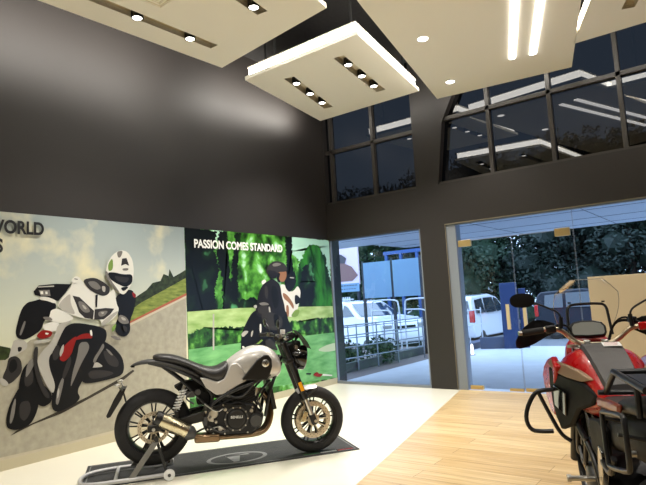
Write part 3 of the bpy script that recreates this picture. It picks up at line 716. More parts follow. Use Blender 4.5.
# tail section and subframe
s = mk(); s.loftx([(-.215, .83, .852, .02, 2), (-.16, .85, .885, .035, 2.2), (-.08, .865, .905, .06, 2.4), (.05, .85, .905, .10, 2.6), (.18, .80, .87, .11, 2.6), (.32, .74, .815, .115, 2.6), (.42, .69, .76, .11, 2.6)], 20)
tl = s.build('tail_section', M['grey'], rt, sub=1)
s = mk(); s.box((-.19, 0, .846), (.03, .07, .02)); s.build('tail_light', M['gloss'], tl, bev=.004)
for sd in (-1, 1):
    s = mk(); s.tube([(-.06, sd*.05, .875), (.15, sd*.10, .82), (.35, sd*.12, .73), (.5, sd*.13, .60), (.47, sd*.13, .47)], .015)
    s.tube([(.05, sd*.08, .845), (.25, sd*.12, .70), (.44, sd*.13, .50)], .012); s.build('subframe', M['black'], rt)
# rear inner fender
s = mk(); s.prism([(.16, .66), (.23, .60), (.33, .56), (.40, .66), (.38, .72), (.24, .70)], -.07, .07); s.build('inner_fender', M['blackp'], rt, bev=.01)
# plate holder on swingarm
s = mk(); s.tube([(0, .14, .33), (-.22, .14, .44), (-.275, .10, .645)], .008, 8); s.tube([(-.275, -.09, .645), (-.275, .10, .645)], .012, 8)
s.prism([(-.235, .67), (-.28, .665), (-.33, .58), (-.385, .45), (-.375, .43), (-.35, .44), (-.27, .58)], -.10, .10)
ph = s.build('plate_holder', M['black'], rt, bev=.004)
for sd in (-1, 1):
    s = mk(); s.cyl((-.265, sd*.10, .655), (-.29, sd*.16, .69), .007, n=8); s.ball((-.30, sd*.17, .705), .018, (1.5, .8, .7)); s.build('turn_signal', M['alu'], ph)
# swingarm
for sd in (-1, 1):
    s = mk(); s.rings([[(x, sd*(yy-.016), z0), (x, sd*(yy+.016), z0), (x, sd*(yy+.016), z1), (x, sd*(yy-.016), z1)] for x, yy, z0, z1 in ((-.05, .125, .30, .355), (.10, .125, .315, .375), (.30, .12, .345, .425), (.45, .11, .37, .46))])
    s.build('swingarm', M['black'], rt, bev=.008)
s = mk(); s.cyl((0, -.16, .325), (0, .16, .325), .014); s.build('rear_axle', M['alu'], rt)
# shock (right side mounted)
s = mk(); s.cyl((.17, -.13, .46), (.25, -.10, .68), .014); sh = s.build('shock_absorber', M['alu'], rt)
s = mk(); pts = []
for i in range(8*7+1):
    a = 2*PI*i/8; k = i/56; c = Vector((.18, -.127, .48)).lerp(Vector((.24, -.105, .64)), k)
    pts.append(c+Vector((math.cos(a)*.028, math.sin(a)*.028, 0)))
s.tube(pts, .006, 6, smooth=0); s.build('spring', M['white'], sh)
# engine
s = mk(); s.prism([(.42, .30), (.47, .24), (.85, .235), (.93, .30), (.95, .40), (.86, .50), (.62, .52), (.46, .50), (.41, .42)], -.135, .135)
eng = s.build('engine', M['engine'], rt, bev=.02)
Rt = Matrix.Rotation(-.35, 3, 'Y')
s = mk()
for i in range(9):
    c = Vector((.80, 0, .50))+Rt @ Vector((0, 0, .0+.020*i)); s.box(c, (.21, .25, .010), Rt)
s.box(Vector((.80, 0, .50))+Rt @ Vector((0, 0, .08)), (.18, .22, .17), Rt); s.build('cylinder_block', M['engine'], eng, smooth=False)
s = mk(); s.box(Vector((.80, 0, .50))+Rt @ Vector((0, 0, .205)), (.20, .24, .07), Rt); s.build('cylinder_head', M['grey'], eng, bev=.015)
for sd in (-1, 1):
    s = mk(); s.lathe([(0, .035), (.075, .035), (.09, .022), (.095, 0)], (.70, sd*.135, .375), (0, sd, 0), 36); cv = s.build('engine_cover', M['black'], eng)
    s = mk(); s.lathe([(.105, 0), (.105, .012), (.092, .012), (.092, 0)], (.70, sd*.135, .375), (0, sd, 0), 36, closed=True); s.build('cover_rim', M['grey'], eng)
    s = mk(); s.lathe([(0, .025), (.05, .025), (.06, .01), (.062, 0)], (.87, sd*.135, .35), (0, sd, 0), 28); s.build('alternator_cover', M['grey'], eng)
    s = mk(); s.lathe([(0, .02), (.035, .02), (.042, .005), (.042, 0)], (.50, sd*.135, .43), (0, sd, 0), 24); s.build('pivot_cover', M['alu'], eng)
    pts = [(.70+.10*math.cos(2*PI*i/10), .375+.10*math.sin(2*PI*i/10)) for i in range(10)]+[(.45, .30), (.50, .26), (.60, .255), (.80, .255), (.90, .31), (.93, .42), (.58, .50), (.48, .48), (.84, .47)]
    s = mk(); s.cyl((0, sd*.13, 0), (0, sd*.152, 0), .0075, n=6); b0 = s.build('bolt', M['alu'], eng); b0.location = (pts[0][0], 0, pts[0][1])
    for (x, z) in pts[1:]:
        c = b0.copy(); COL.objects.link(c); c.parent = eng; c.location = (x, 0, z)
text_obj('BENELLI', 'engine_lettering', M['white'], eng, .030, frameM((.645, -.1715, .385), (1, 0, 0), (0, 0, 1)), .0005, .0004)
s = mk(); s.box((.62, 0, .57), (.16, .2, .12)); s.cyl((.66, -.10, .56), (.60, -.145, .60), .03); s.cyl((.52, -.08, .60), (.52, .08, .60), .05); s.build('throttle_body', M['grey'], rt, bev=.01)
s = mk(); s.box((.58, 0, .67), (.34, .19, .12)); s.box((.42, 0, .58), (.12, .16, .16)); s.build('air_box', M['blackp'], rt, bev=.015)
s = mk()
for pts in ([(.40, -.12, .52), (.50, -.15, .48), (.60, -.15, .53), (.75, -.13, .58)], [(.55, -.12, .55), (.62, -.16, .50), (.72, -.15, .53), (.78, -.14, .48)], [(.96, -.12, .62), (.90, -.15, .55), (.86, -.14, .42)]): s.tube(pts, .008)
s.build('hose', M['blackp'], rt)
for (x, z, r_, l_) in ((.56, .30, .022, .03), (.60, .46, .016, .03), (.52, .36, .014, .035), (.83, .44, .018, .03), (.90, .52, .013, .03)):
    s = mk(); s.cyl((x, -.13, z), (x, -.13-l_, z), r_, r_*.8, 14); s.build('cover_cap', M['alu'], eng)
for pts in ([(.47, -.15, .30), (.55, -.165, .33), (.60, -.16, .29)], [(.42, -.15, .52), (.52, -.165, .44), (.58, -.15, .47)]):
    s = mk(); s.tube(pts, .0065); s.build('oil_pipe', M['alu'], eng)
s = mk(); s.box((.43, -.148, .37), (.035, .016, .07)); s.build('engine_bracket', M['grey'], eng, bev=.004)
s = mk(); s.box((.88, -.12, .60), (.03, .03, .07)); s.build('spark_plug_cap', M['alu'], eng, bev=.004)
s = mk(); s.cyl((.36, -.12, .62), (.36, -.17, .62), .024, n=16); s.box((.30, -.12, .60), (.07, .03, .05)); s.tube([(.30, -.13, .62), (.25, -.14, .57), (.33, -.14, .52)], .007); s.build('rear_brake_reservoir', M['grey'], rt)
# radiator
s = mk(); s.box((1.02, 0, .56), (.035, .27, .25), Matrix.Rotation(-.22, 3, 'Y')); rad = s.build('radiator', M['black'], rt, bev=.005)
s = mk()
for i in range(14): s.box((1.045-.0045*i, 0, .45+.017*i), (.012, .25, .004))
s.build('radiator_fin', M['grey'], rad, smooth=False)
# frame
for sd in (-1, 1):
    s = mk(); s.tube([(1.12, sd*.04, .90), (1.04, sd*.12, .76), (.85, sd*.155, .685), (.62, sd*.15, .60), (.46, sd*.14, .50), (.43, sd*.135, .36)], .017, 10)
    s.tube([(1.12, sd*.04, .84), (1.02, sd*.13, .68), (.98, sd*.13, .50), (.96, sd*.12, .38)], .016, 10)
    s.tube([(1.0, sd*.14, .70), (.86, sd*.155, .56), (.93, sd*.13, .44)], .011, 8); s.tube([(.86, sd*.155, .69), (.74, sd*.155, .54), (.60, sd*.15, .60)], .011, 8)
    s.build('frame', M['black'], rt)
# exhaust
for yy in (-.05, .05):
    s = mk(); s.tube([(.93, yy, .60), (1.00, yy*1.2, .53), (1.03, yy*1.4-.02, .40), (.99, yy-.05, .27), (.90, yy-.06, .225), (.70, -.09, .215), (.50, -.12, .22), (.34, -.16, .255)], .022, 12, smooth=3); s.build('exhaust_pipe', M['header'], rt)
s = mk(); s.box((.45, -.10, .225), (.22, .14, .07)); s.build('collector_box', M['header'], rt, bev=.02)
a, b_ = Vector((.325, -.19, .275)), Vector((.0, -.22, .448)); dv = (b_-a).normalized()
s = mk(); s.lathe([(0, 0), (.030, 0), (.052, .03), (.059, .05), (.059, .33), (.052, .35), (.034, .35), (.030, .33), (0, .33)], a, dv, 32); mf = s.build('muffler', M['champ'], rt)
s = mk(); s.lathe([(.061, .305), (.063, .33), (.056, .355), (.038, .357), (.028, .31)], a, dv, 32); s.build('muffler_end_cap', M['black'], mf)
s = mk(); s.lathe([(.0, -.02), (.032, -.02), (.061, .02), (.062, .06), (.059, .062)], a, dv, 32); s.build('muffler_joint', M['grey'], mf)
s = mk(); s.box(a+dv*.16+Vector((0, .05, .06)), (.03, .04, .12)); s.build('muffler_bracket', M['black'], mf, bev=.004)
# fork
for sd in (-1, 1):
    top, bot = Vector((1.125, sd*.10, 1.03)), Vector((AX-.01, sd*.10, AZ+.0))
    dv = (bot-top)
    s = mk(); s.cyl(top, top+dv*.70, .028, n=20); s.cyl(top+dv*.66, top+dv*.72, .033, n=20); fk = s.build('fork_tube', M['black'], rt)
    s = mk(); s.cyl(top+dv*.70, top+dv*.97, .0215, n=16); s.build('fork_stanchion', M['alu'], fk)
    s = mk(); s.box(top+dv*.98, (.055, .05, .10), Matrix.Rotation(-.4, 3, 'Y')); s.build('fork_foot', M['black'], fk, bev=.012)
    s = mk(); s.box(top+dv*.56+Vector((0, sd*.033, 0)), (.034, .014, .085), Matrix.Rotation(-.4, 3, 'Y')); s.build('reflector', M['yellow'], fk, bev=.004)
    s = mk(); s.box((AX-.10, sd*.075, AZ+.04), (.055, .05, .10), Matrix.Rotation(.35, 3, 'Y')); s.build('brake_caliper', M['champ'], fk, bev=.01)
s = mk(); s.box((1.13, 0, 1.015), (.07, .25, .03)); s.box((1.185, 0, .86), (.08, .26, .04), Matrix.Rotation(-.4, 3, 'Y')); s.build('triple_clamp', M['black'], rt, bev=.008)
s = mk(); s.cyl((AX, -.13, AZ), (AX, .13, AZ), .014); s.build('front_axle', M['alu'], rt)
# front fender
s = mk(); rs = []
for i in range(13):
    a = math.radians(84+38*i/12); rr = .315; row = []
    for j in range(7):
        t_ = -1+2*j/6; row.append((AX+(rr-.03*t_*t_)*math.cos(a), t_*.07, AZ+(rr-.03*t_*t_)*math.sin(a)))
    for j in range(6, -1, -1):
        t_ = -1+2*j/6; row.append((AX+(rr+.004-.03*t_*t_)*math.cos(a), t_*.073, AZ+(rr+.004-.03*t_*t_)*math.sin(a)))
    rs.append(row)
s.rings(rs); ff = s.build('front_fender', M['silverpaint'], rt)
for sd in (-1, 1):
    s = mk(); s.tube([(1.34, sd*.10, .53), (1.42, sd*.09, .58), (1.46, sd*.07, .60)], .010); s.build('fender_stay', M['black'], ff)
# headlight and fly screen
s = mk(); s.lathe([(0, -.13), (.065, -.12), (.10, -.075), (.115, -.01), (.115, .02), (.106, .03), (.097, .022)], (1.325, 0, .880), (.97, 0, -.12), 32); hl = s.build('headlight', M['gloss'], rt)
s = mk(); s.lathe([(0, .035), (.05, .03), (.09, .018)], (1.325, 0, .880), (.97, 0, -.12), 28); s.build('headlight_lens', M['lcd'], hl)
s = mk(); s.rings([[(xx-.5*y*y*6*.4, y, zz) for y in [-w_+2*w_*j/9 for j in range(10)]]+[(xx-.006-.5*y*y*6*.4, y, zz) for y in [w_-2*w_*j/9 for j in range(10)]] for xx, zz, w_ in ((1.405, .965, .11), (1.37, 1.03, .11), (1.32, 1.09, .10), (1.265, 1.135, .07))]); s.build('fly_screen', M['blackp'], hl)
s = mk(); s.box((1.20, 0, .95), (.13, .15, .13), Matrix.Rotation(-.4, 3, 'Y')); s.box((1.27, 0, 1.0), (.07, .14, .08)); s.build('steering_cover', M['blackp'], rt, bev=.02)
for sd in (-1, 1):
    s = mk(); s.cyl((1.16, sd*.10, 1.055), (1.15, sd*.10, 1.075), .024, n=14); s.build('fork_cap', M['alu'], rt)
s = mk(); s.cyl((1.24, -.12, .985), (1.24, -.135, .985), .02, n=12); s.build('screen_bolt', M['alu'], rt)
s = mk(); s.lathe([(0, .03), (.055, .03), (.06, .02), (.06, -.03), (0, -.035)], (1.20, 0, 1.075), (-.5, 0, .86), 28); ins = s.build('instrument_dial', M['black'], rt)
s = mk(); s.lathe([(0, .031), (.05, .031)], (1.20, 0, 1.075), (-.5, 0, .86), 28); s.build('dial_face', M['lcd'], ins)
# handlebar
s = mk(); s.tube([(1.00, -.38, 1.08), (1.04, -.26, 1.09), (1.09, -.13, 1.085), (1.12, -.05, 1.055), (1.12, .05, 1.055), (1.09, .13, 1.085), (1.04, .26, 1.09), (1.00, .38, 1.08)], .012, 10)
s.box((1.12, .04, 1.04), (.04, .03, .05)); s.box((1.12, -.04, 1.04), (.04, .03, .05)); hb = s.build('handlebar', M['black'], rt)
for sd in (-1, 1):
    s = mk(); s.cyl((1.045, sd*.255, 1.09), (1.0, sd*.39, 1.08), .018, n=14); s.build('hand_grip', M['rubber'], hb)
    s = mk(); s.tube([(1.07, sd*.22, 1.095), (1.12, sd*.27, 1.09), (1.08, sd*.40, 1.075)], .006); s.box((1.06, sd*.215, 1.09), (.05, .04, .04)); s.build('lever', M['alu'], hb)
    s = mk(); s.tube([(1.06, sd*.21, 1.10), (1.05, sd*.24, 1.17), (1.03, sd*.30, 1.20)], .006); s.ball((1.03, sd*.33, 1.205), .055, (.25, 1.1, .75)); s.build('mirror', M['black'], hb)
    s = mk(); s.cyl((1.22, sd*.10, .93), (1.22, sd*.18, .93), .008, n=8); s.ball((1.225, sd*.195, .93), .022, (1.5, .9, .8)); s.build('front_turn_signal', M['black'], hb)
s = mk(); s.cyl((1.10, -.20, 1.11), (1.10, -.20, 1.15), .022, n=14); s.build('brake_reservoir', M['white'], hb)
s = mk()
for k in range(5): s.tube([(1.08, -.20+.1*k, 1.09), (1.22+.03*k, -.12+.05*k, 1.13-.01*k), (1.27, -.03+.02*k, 1.03), (1.16, 0, .88)], .005, 6)
s.tube([(1.10, -.22, 1.09), (1.22, -.16, 1.06), (1.22, -.135, .90), (1.30, -.125, .62), (1.35, -.10, .40)], .005, 6); s.build('control_cable', M['blackp'], hb)
# foot controls
for sd in (-1, 1):
    s = mk(); s.cyl((.47, sd*.15, .40), (.47, sd*.24, .40), .012, n=10); s.prism([(.42, .46), (.50, .44), (.50, .36), (.46, .37)], sd*.14, sd*.15); s.build('foot_peg', M['alu'], rt)
    s = mk(); s.tube([(.46, sd*.16, .33), (.55, sd*.17, .27), (.62, sd*.19, .29), (.62, sd*.23, .29)], .006); s.build('foot_pedal', M['grey'], rt)
s = mk(); s.tube([(.02, .11, .375), (.47, .11, .47), (.50, .11, .43), (.46, .11, .40), (.02, .11, .275), (-.03, .11, .325)], .007, 6, closed=True, smooth=1); s.build('drive_chain', M['grey'], rt)
s = mk(); s.tube([(.45, .13, .26), (.36, .22, .20), (.30, .24, .18)], .010); s.build('side_stand', M['black'], rt)

# paddock stand (world aligned, same heading as the bike)
st = empty('paddock_stand', (O.x, O.y, 0), (0, 0, yaw), 'silver tubular paddock stand lifting the rear wheel of the silver motorcycle', 'stand')
s = mk()
s.tube([(.13, -.21, .045), (-.25, -.22, .045), (-.50, -.20, .04), (-.60, -.10, .035), (-.60, .12, .035), (-.49, .22, .04), (-.25, .23, .045), (.13, .21, .045)], .017, 12, smooth=3)
s.tube([(-.30, -.22, .045), (-.30, .23, .045)], .016, 10)
s.build('base_tube', M['tubesilver'], st)
for sd in (-1, 1):
    s = mk(); s.rings([[(x-.028, sd*(y-.010), z), (x+.028, sd*(y-.010), z), (x+.028, sd*(y+.010), z), (x-.028, sd*(y+.010), z)] for x, y, z in ((-.17, .215, .05), (.035, .20, .325))]); s.build('lifting_arm', M['armgrey'], st, bev=.003)
    s = mk(); s.rings([[(x-.012, sd*(y-.005), z), (x+.012, sd*(y-.005), z), (x+.012, sd*(y+.005), z), (x-.012, sd*(y+.005), z)] for x, y, z in ((.12, .21, .06), (.045, .20, .33))]); s.build('brace', M['black'], st)
    s = mk(); s.cyl((.04, sd*.215, .345), (.04, sd*.15, .345), .02, n=12); s.build('spool_cup', M['black'], st)
    s = mk(); s.lathe([(.014, -.017), (.042, -.017), (.047, -.010), (.047, .010), (.042, .017), (.014, .017)], (.14, sd*.24, .047), (0, 1, 0), 28, closed=True); w = s.build('stand_wheel', M['white'], st)
    s = mk(); s.cyl((.14, sd*.20, .047), (.14, sd*.262, .047), .014, n=10); s.build('wheel_hub', M['grey'], w)

# ================================================================== RED ADVENTURE MOTORCYCLE
h2 = Vector((-.35, .937, 0)).normalized(); yaw2 = math.atan2(h2.y, h2.x)+.018
O2 = Vector((5.17, -4.43, 0))-h2*1.05 + Vector((-h2.y, h2.x, 0))*-.01
rd = empty('motorcycle', O2, (0, 0, yaw2), 'glossy red and black touring motorcycle with clear windscreen and crash bars at the right edge', 'motorcycle')
wheel(rd, 'rear_wheel', 0, .32, .32, .16, .216, 7, .12, (-1,))
wheel(rd, 'front_wheel', 1.50, .32, .32, .12, .216, 7, .16, (-1, 1), y0=.03)
# tank
s = mk(); s.loftx([(.47, .84, .90, .09, 2.4), (.55, .80, .955, .115, 2.6), (.65, .76, 1.005, .14, 2.8), (.78, .72, 1.055, .18, 2.8), (.90, .72, 1.09, .215, 2.7), (1.0, .72, 1.10, .24, 2.6), (1.08, .74, 1.075, .24, 2.5), (1.14, .80, 1.0, .21, 2.4)], 28)
tank = s.build('fuel_tank', M['red'], rd, sub=1)
s = mk(); rs = []
for x, z, w in ((.50, .942, .085), (.56, .970, .09), (.66, 1.018, .098), (.78, 1.065, .105), (.90, 1.098, .11), (1.0, 1.103, .11), (1.06, 1.082, .10)):
    rs.append([(x, -w, z-.018), (x, -w*.9, z+.004), (x, 0, z+.010), (x, w*.9, z+.004), (x, w, z-.018), (x, 0, z-.05)])
s.rings(rs); pad = s.build('tank_centre_panel', M['tankpad'], tank)
Rs = Matrix.Rotation(-.33, 3, 'Y')
s = mk(); s.box((.90, -.045, 1.1115), (.07, .095, .003), Matrix.Rotation(-.22, 3, 'Y')); stk = s.build('warning_sticker', M['white'], tank, smooth=False)
s = mk()
for k in range(3): s.box((.92-.02*k, -.045+.004*k, 1.1175-.0045*k), (.004, .070, .002), Matrix.Rotation(-.22, 3, 'Y'))
s.build('sticker_print', mat('pink print', srgb(205, 130, 120), .5), tank, smooth=False)
# shrouds, beak and side panels
for sd in (-1, 1):
    def shell(P, y_in, y_out, name, m, par=rd, bev=.012):
        q = B(); q.rings([[(x, sd*(y_in+dy), z) for x, z, dy in P], [(x, sd*(y_out+dy), z) for x, z, dy in P]]); return q.build(name, M[m], par, bev=bev)
    shell([(.86, 1.0, 0), (1.0, 1.04, 0), (1.14, 1.01, .01), (1.24, .96, .02), (1.28, .90, .03), (1.20, .80, .03), (1.12, .70, .02), (1.06, .68, .0), (1.02, .76, 0), (1.0, .84, 0), (.92, .92, 0)], .235, .275, 'tank_shroud', 'red')
    shell([(.62, .955, -.165), (.74, .99, -.115), (.86, 1.01, -.06), (.98, 1.027, -.005), (1.0, 1.0, .01), (.92, .962, -.015), (.80, .945, -.06), (.68, .938, -.115)], .262, .288, 'side_reflection', 'trim', bev=.006)  # raised piece coloured to imitate a tan reflection on the bodywork
    shell([(.55, .885, -.145), (.68, .935, -.095), (.80, .945, -.045), (.92, .962, -.0), (1.0, .985, .03), (1.03, .87, .03), (1.03, .755, .02), (1.0, .68, .01), (.93, .63, -.0), (.85, .67, -.05), (.74, .775, -.075), (.60, .83, -.12)], .235, .265, 'side_fairing', 'blackp')
    shell([(.80, .86, -.03), (.96, .88, .01), (.98, .76, .01), (.86, .72, -.03)], .262, .272, 'fairing_vent', 'gloss', bev=.004)
    shell([(-.10, .965, 0), (.10, .95, 0), (.36, .915, .0), (.34, .87, 0), (.12, .90, 0), (-.08, .925, 0)], .135, .158, 'tail_panel', 'tailred')
    shell([(.40, .80, 0), (.56, .78, .02), (.56, .62, .02), (.42, .58, 0), (.30, .66, 0), (.28, .78, 0)], .12, .15, 'seat_side_cover', 'blackp')
    # crash bars
    q = B(); q.tube([(1.0, sd*.27, .845), (1.0, sd*.33, .845), (1.0, sd*.39, .83), (1.0, sd*.452, .70), (1.0, sd*.43, .61), (.99, sd*.36, .605), (.98, sd*.30, .61)], .013, 10)
    q.tube([(1.0, sd*.365, .835), (.99, sd*.31, .70), (.97, sd*.26, .59), (.95, sd*.21, .56)], .012, 10); q.build('crash_bar', M['black'], rd)
# seat
s = mk(); s.loftx([(-.34, .96, 1.0, .06, 2.5), (-.28, .93, 1.01, .12, 2.8), (-.10, .92, 1.0, .14, 3), (.02, .90, .985, .14, 3), (.08, .86, .90, .14, 3), (.20, .83, .885, .15, 3), (.38, .82, .88, .145, 3), (.50, .83, .90, .11, 2.6), (.56, .85, .91, .06, 2.4)], 24)
s.build('seat', M['seatl'], rd, sub=1)
s = mk(); s.loftx([(-.50, .86, .90, .04, 2.4), (-.42, .80, .95, .10, 2.8), (-.28, .76, .95, .135, 3), (.0, .72, .92, .13, 3), (.35, .66, .83, .12, 3), (.50, .62, .80, .10, 3)], 20); s.build('tail_body', M['tailblack'], rd)
s = mk(); s.box((-.49, 0, .88), (.04, .15, .05)); s.build('tail_light', M['redl'], rd, bev=.01)
s = mk(); s.prism([(-.45, .84), (-.40, .84), (-.52, .55), (-.60, .50), (-.60, .53)], -.09, .09); s.build('plate_holder', M['blackp'], rd, bev=.005)
# grab rack
s = mk()
s.cyl((.08, .12, 1.07), (.08, -.12, 1.07), .014, n=10); s.cyl((-.40, .12, 1.07), (-.40, -.12, 1.07), .014, n=10)
for sd in (-1, 1):
    s.cyl((.09, sd*.12, 1.07), (-.41, sd*.12, 1.07), .014, n=10); s.cyl((.08, sd*.12, 1.07), (.275, sd*.125, .95), .014, n=10); s.cyl((-.28, sd*.12, 1.07), (-.28, sd*.12, .95), .012, n=8)
s.cyl((.275, .16, .95), (.275, -.16, .95), .012, n=10)
s.box((-.18, 0, 1.07), (.30, .20, .012)); rk = s.build('luggage_rack', M['black'], rd)
s = mk(); s.cyl((.24, -.01, .985), (.24, -.12, .985), .018, n=16); s.build('rack_lock', M['alu'], rk)
# pannier frames
for sd in (-1, 1):
    s = mk(); s.tube([(-.05, sd*.21, .925), (-.08, sd*.21, .935), (-.42, sd*.21, .99), (-.45, sd*.21, .98), (-.46, sd*.21, .82), (-.44, sd*.21, .80), (-.12, sd*.21, .725), (-.08, sd*.21, .73)], .010, 10, closed=True, smooth=1)
    for (x, z) in ((-.02, .90), (-.32, .90)): s.cyl((x, sd*.21, z), (x, sd*.12, z-.02), .008, n=8)
    s.build('pannier_frame', M['black'], rd)
    s = mk(); s.cyl((-.20, sd*.13, .80), (-.20, sd*.165, .80), .014, n=14); s.build('mount_bolt', M['alu'], rd)
    s = mk(); s.prism([(.34, .66), (.40, .68), (.45, .58), (.50, .52), (.48, .48), (.40, .48), (.35, .56)], sd*.135, sd*.165); s.build('heel_guard', M['steel'], rd, bev=.004)
    s = mk(); s.cyl((.47, sd*.18, .50), (.47, sd*.30, .50), .013, n=12); s.cyl((.47, sd*.29, .50), (.47, sd*.31, .50), .018, n=12); s.build('foot_peg', M['alu'], rd)
    s = mk(); s.tube([(.45, sd*.13, .60), (.36, sd*.16, .62), (.10, sd*.17, .62), (.02, sd*.17, .72)], .014, 8); s.build('subframe', M['black'], rd)
# engine, frame, exhaust
s = mk(); s.prism([(.42, .34), (.50, .26), (.90, .26), (1.0, .34), (.98, .50), (.85, .62), (.55, .60), (.42, .50)], -.14, .14); eng = s.build('engine', M['engine'], rd, bev=.02)
s = mk()
for i in range(7): s.box((.84+.010*i, 0, .58+.022*i), (.2, .24, .011), Matrix.Rotation(-.3, 3, 'Y'))
s.box((.87, 0, .66), (.17, .21, .17), Matrix.Rotation(-.3, 3, 'Y')); s.build('cylinder_block', M['engine'], eng, smooth=False)
for sd in (-1, 1):
    s = mk(); s.lathe([(0, .035), (.07, .035), (.09, .02), (.095, 0)], (.72, sd*.14, .42), (0, sd, 0), 32); s.build('engine_cover', M['grey'], eng)
    s = mk(); s.tube([(1.15, sd*.04, .93), (1.05, sd*.15, .74), (.80, sd*.19, .68), (.55, sd*.17, .62), (.45, sd*.15, .45)], .016, 10)
    s.tube([(1.15, sd*.04, .88), (1.07, sd*.13, .62), (1.03, sd*.13, .40), (.90, sd*.12, .25)], .015, 10); s.tube([(.80, sd*.19, .68), (.90, sd*.19, .50), (1.04, sd*.13, .48)], .012, 8)
    s.tube([(.62, sd*.18, .66), (.74, sd*.18, .46), (.86, sd*.18, .56)], .012, 8); s.build('frame', M['black'], rd)
    s = mk(); s.rings([[(x, sd*(yy-.018), z0), (x, sd*(yy+.018), z0), (x, sd*(yy+.018), z1), (x, sd*(yy-.018), z1)] for x, yy, z0, z1 in ((-.05, .13, .29, .35), (.20, .13, .32, .40), (.45, .11, .38, .46))]); s.build('swingarm', M['black'], rd, bev=.006)
    s = mk(); s.tube([(1.05, sd*.12, .70), (1.08, sd*.17, .60), (1.04, sd*.18, .46), (.98, sd*.15, .36)], .011); s.build('hose', M['blackp'], rd)
s = mk(); s.box((1.09, 0, .68), (.04, .30, .28), Matrix.Rotation(-.2, 3, 'Y')); s.build('radiator', M['black'], rd, bev=.005)
s = mk(); s.lathe([(0, 0), (.04, 0), (.06, .05), (.06, .36), (.04, .40), (0, .38)], (.20, -.20, .38), (-.9, -.05, .42), 28); s.build('muffler', M['steel'], rd)
# fork, fender
for sd in (-1, 1):
    top, bot = Vector((1.14, .0+sd*.105, 1.08)), Vector((1.49, .03+sd*.10, .32)); dv = bot-top
    s = mk(); s.cyl(top, top+dv*.50, .025, n=16); s.build('fork_stanchion', M['alu'], rd)
    s = mk(); s.cyl(top+dv*.42, bot, .031, n=18); s.build('fork_leg', M['black'], rd)
s = mk(); s.box((1.16, 0, 1.06), (.07, .26, .035)); s.box((1.22, 0, .90), (.07, .26, .04)); s.build('triple_clamp', M['black'], rd, bev=.008)
s = mk(); rs = []
for i in range(15):
    a = math.radians(25+130*i/14); row = []
    for j in range(7): t_ = -1+2*j/6; row.append((1.50+(.345-.03*t_*t_)*math.cos(a), .03+t_*.085, .32+(.345-.03*t_*t_)*math.sin(a)))
    for j in range(6, -1, -1): t_ = -1+2*j/6; row.append((1.50+(.35-.03*t_*t_)*math.cos(a), .03+t_*.088, .32+(.35-.03*t_*t_)*math.sin(a)))
    rs.append(row)
s.rings(rs); s.build('front_fender', M['blackp'], rd)
# nose fairing + headlight + windscreen
s = mk(); s.loftx([(1.16, .90, 1.02, .10, 2.5), (1.26, .88, 1.14, .16, 2.6), (1.36, .87, 1.15, .155, 2.5), (1.46, .88, 1.06, .11, 2.3), (1.60, .90, .95, .05, 2.1)], 24); s.build('nose_fairing', M['red'], rd, sub=1)
s = mk(); s.loftx([(1.40, .96, 1.12, .125, 2.5), (1.47, .97, 1.08, .11, 2.5), (1.50, .99, 1.05, .08, 2.3)], 20); s.build('headlight', M['lcd'], rd)
s = mk(); rs = []
for k in range(9):
    if k == 0: L_, R_ = [], []
    q = k/8; z = 1.14+.35*q; w = .145+.05*math.sin(PI*min(1, q*1.15)*.8) - (.08*max(0, q-.8)/.2); row = []
    for j in range(13): t_ = -1+2*j/12; row.append((1.50-.22*q-.075*t_*t_, w*t_, z))
    L_.append(row[0]); R_.append(row[-1]); edge_pts = L_+row[1:-1]+R_[::-1]
    rs.append([s.bm.verts.new(v) for v in row])
for a_, b_ in zip(rs, rs[1:]):
    for j in range(12): s.face([a_[j], a_[j+1], b_[j+1], b_[j]])
ws = s.build('windscreen', M['screen'], rd)
s = mk(); s.tube([v.co[:] for v in ws.data.vertices][0:0] or edge_pts, .0022, 6, smooth=0); s.build('screen_edge', M['lcd'], ws)
s = mk(); s.tube([(1.24, .125, 1.14), (1.27, .12, 1.24), (1.29, .115, 1.325), (1.29, .06, 1.335), (1.29, -.06, 1.335), (1.29, -.115, 1.325), (1.27, -.12, 1.24), (1.24, -.125, 1.14)], .009, 8, smooth=2)
s.cyl((1.29, -.10, 1.34), (1.29, -.10, 1.35), .010); s.cyl((1.29, .10, 1.34), (1.29, .10, 1.35), .010); s.build('screen_bracket', M['black'], rd)
# instrument
Ri = Matrix.Rotation(-.9, 3, 'Y')
def dash(w, hgt, y, up): return [(1.215+.30*v*hgt+up, u*w+.018, 1.18+.95*v*hgt-up*.4) for u, v in ((-1, -.45), (-.9, -.75), (0, -.85), (.9, -.75), (1, -.45), (.98, .35), (.8, .8), (.35, 1.0), (-.35, 1.0), (-.8, .8), (-.98, .35))]
s = mk(); s.rings([dash(.108, .056, 0, -.0), dash(.108, .056, 0, .05)]); ins = s.build('instrument_cluster', M['black'], rd, bev=.006)
s = mk(); s.poly([(x-.008, (y-.018)*.86+.018, 1.18+(z-1.18)*.80) for x, y, z in dash(.108, .056, 0, -.0)]); s.build('instrument_screen', M['lcd'], ins, smooth=False)
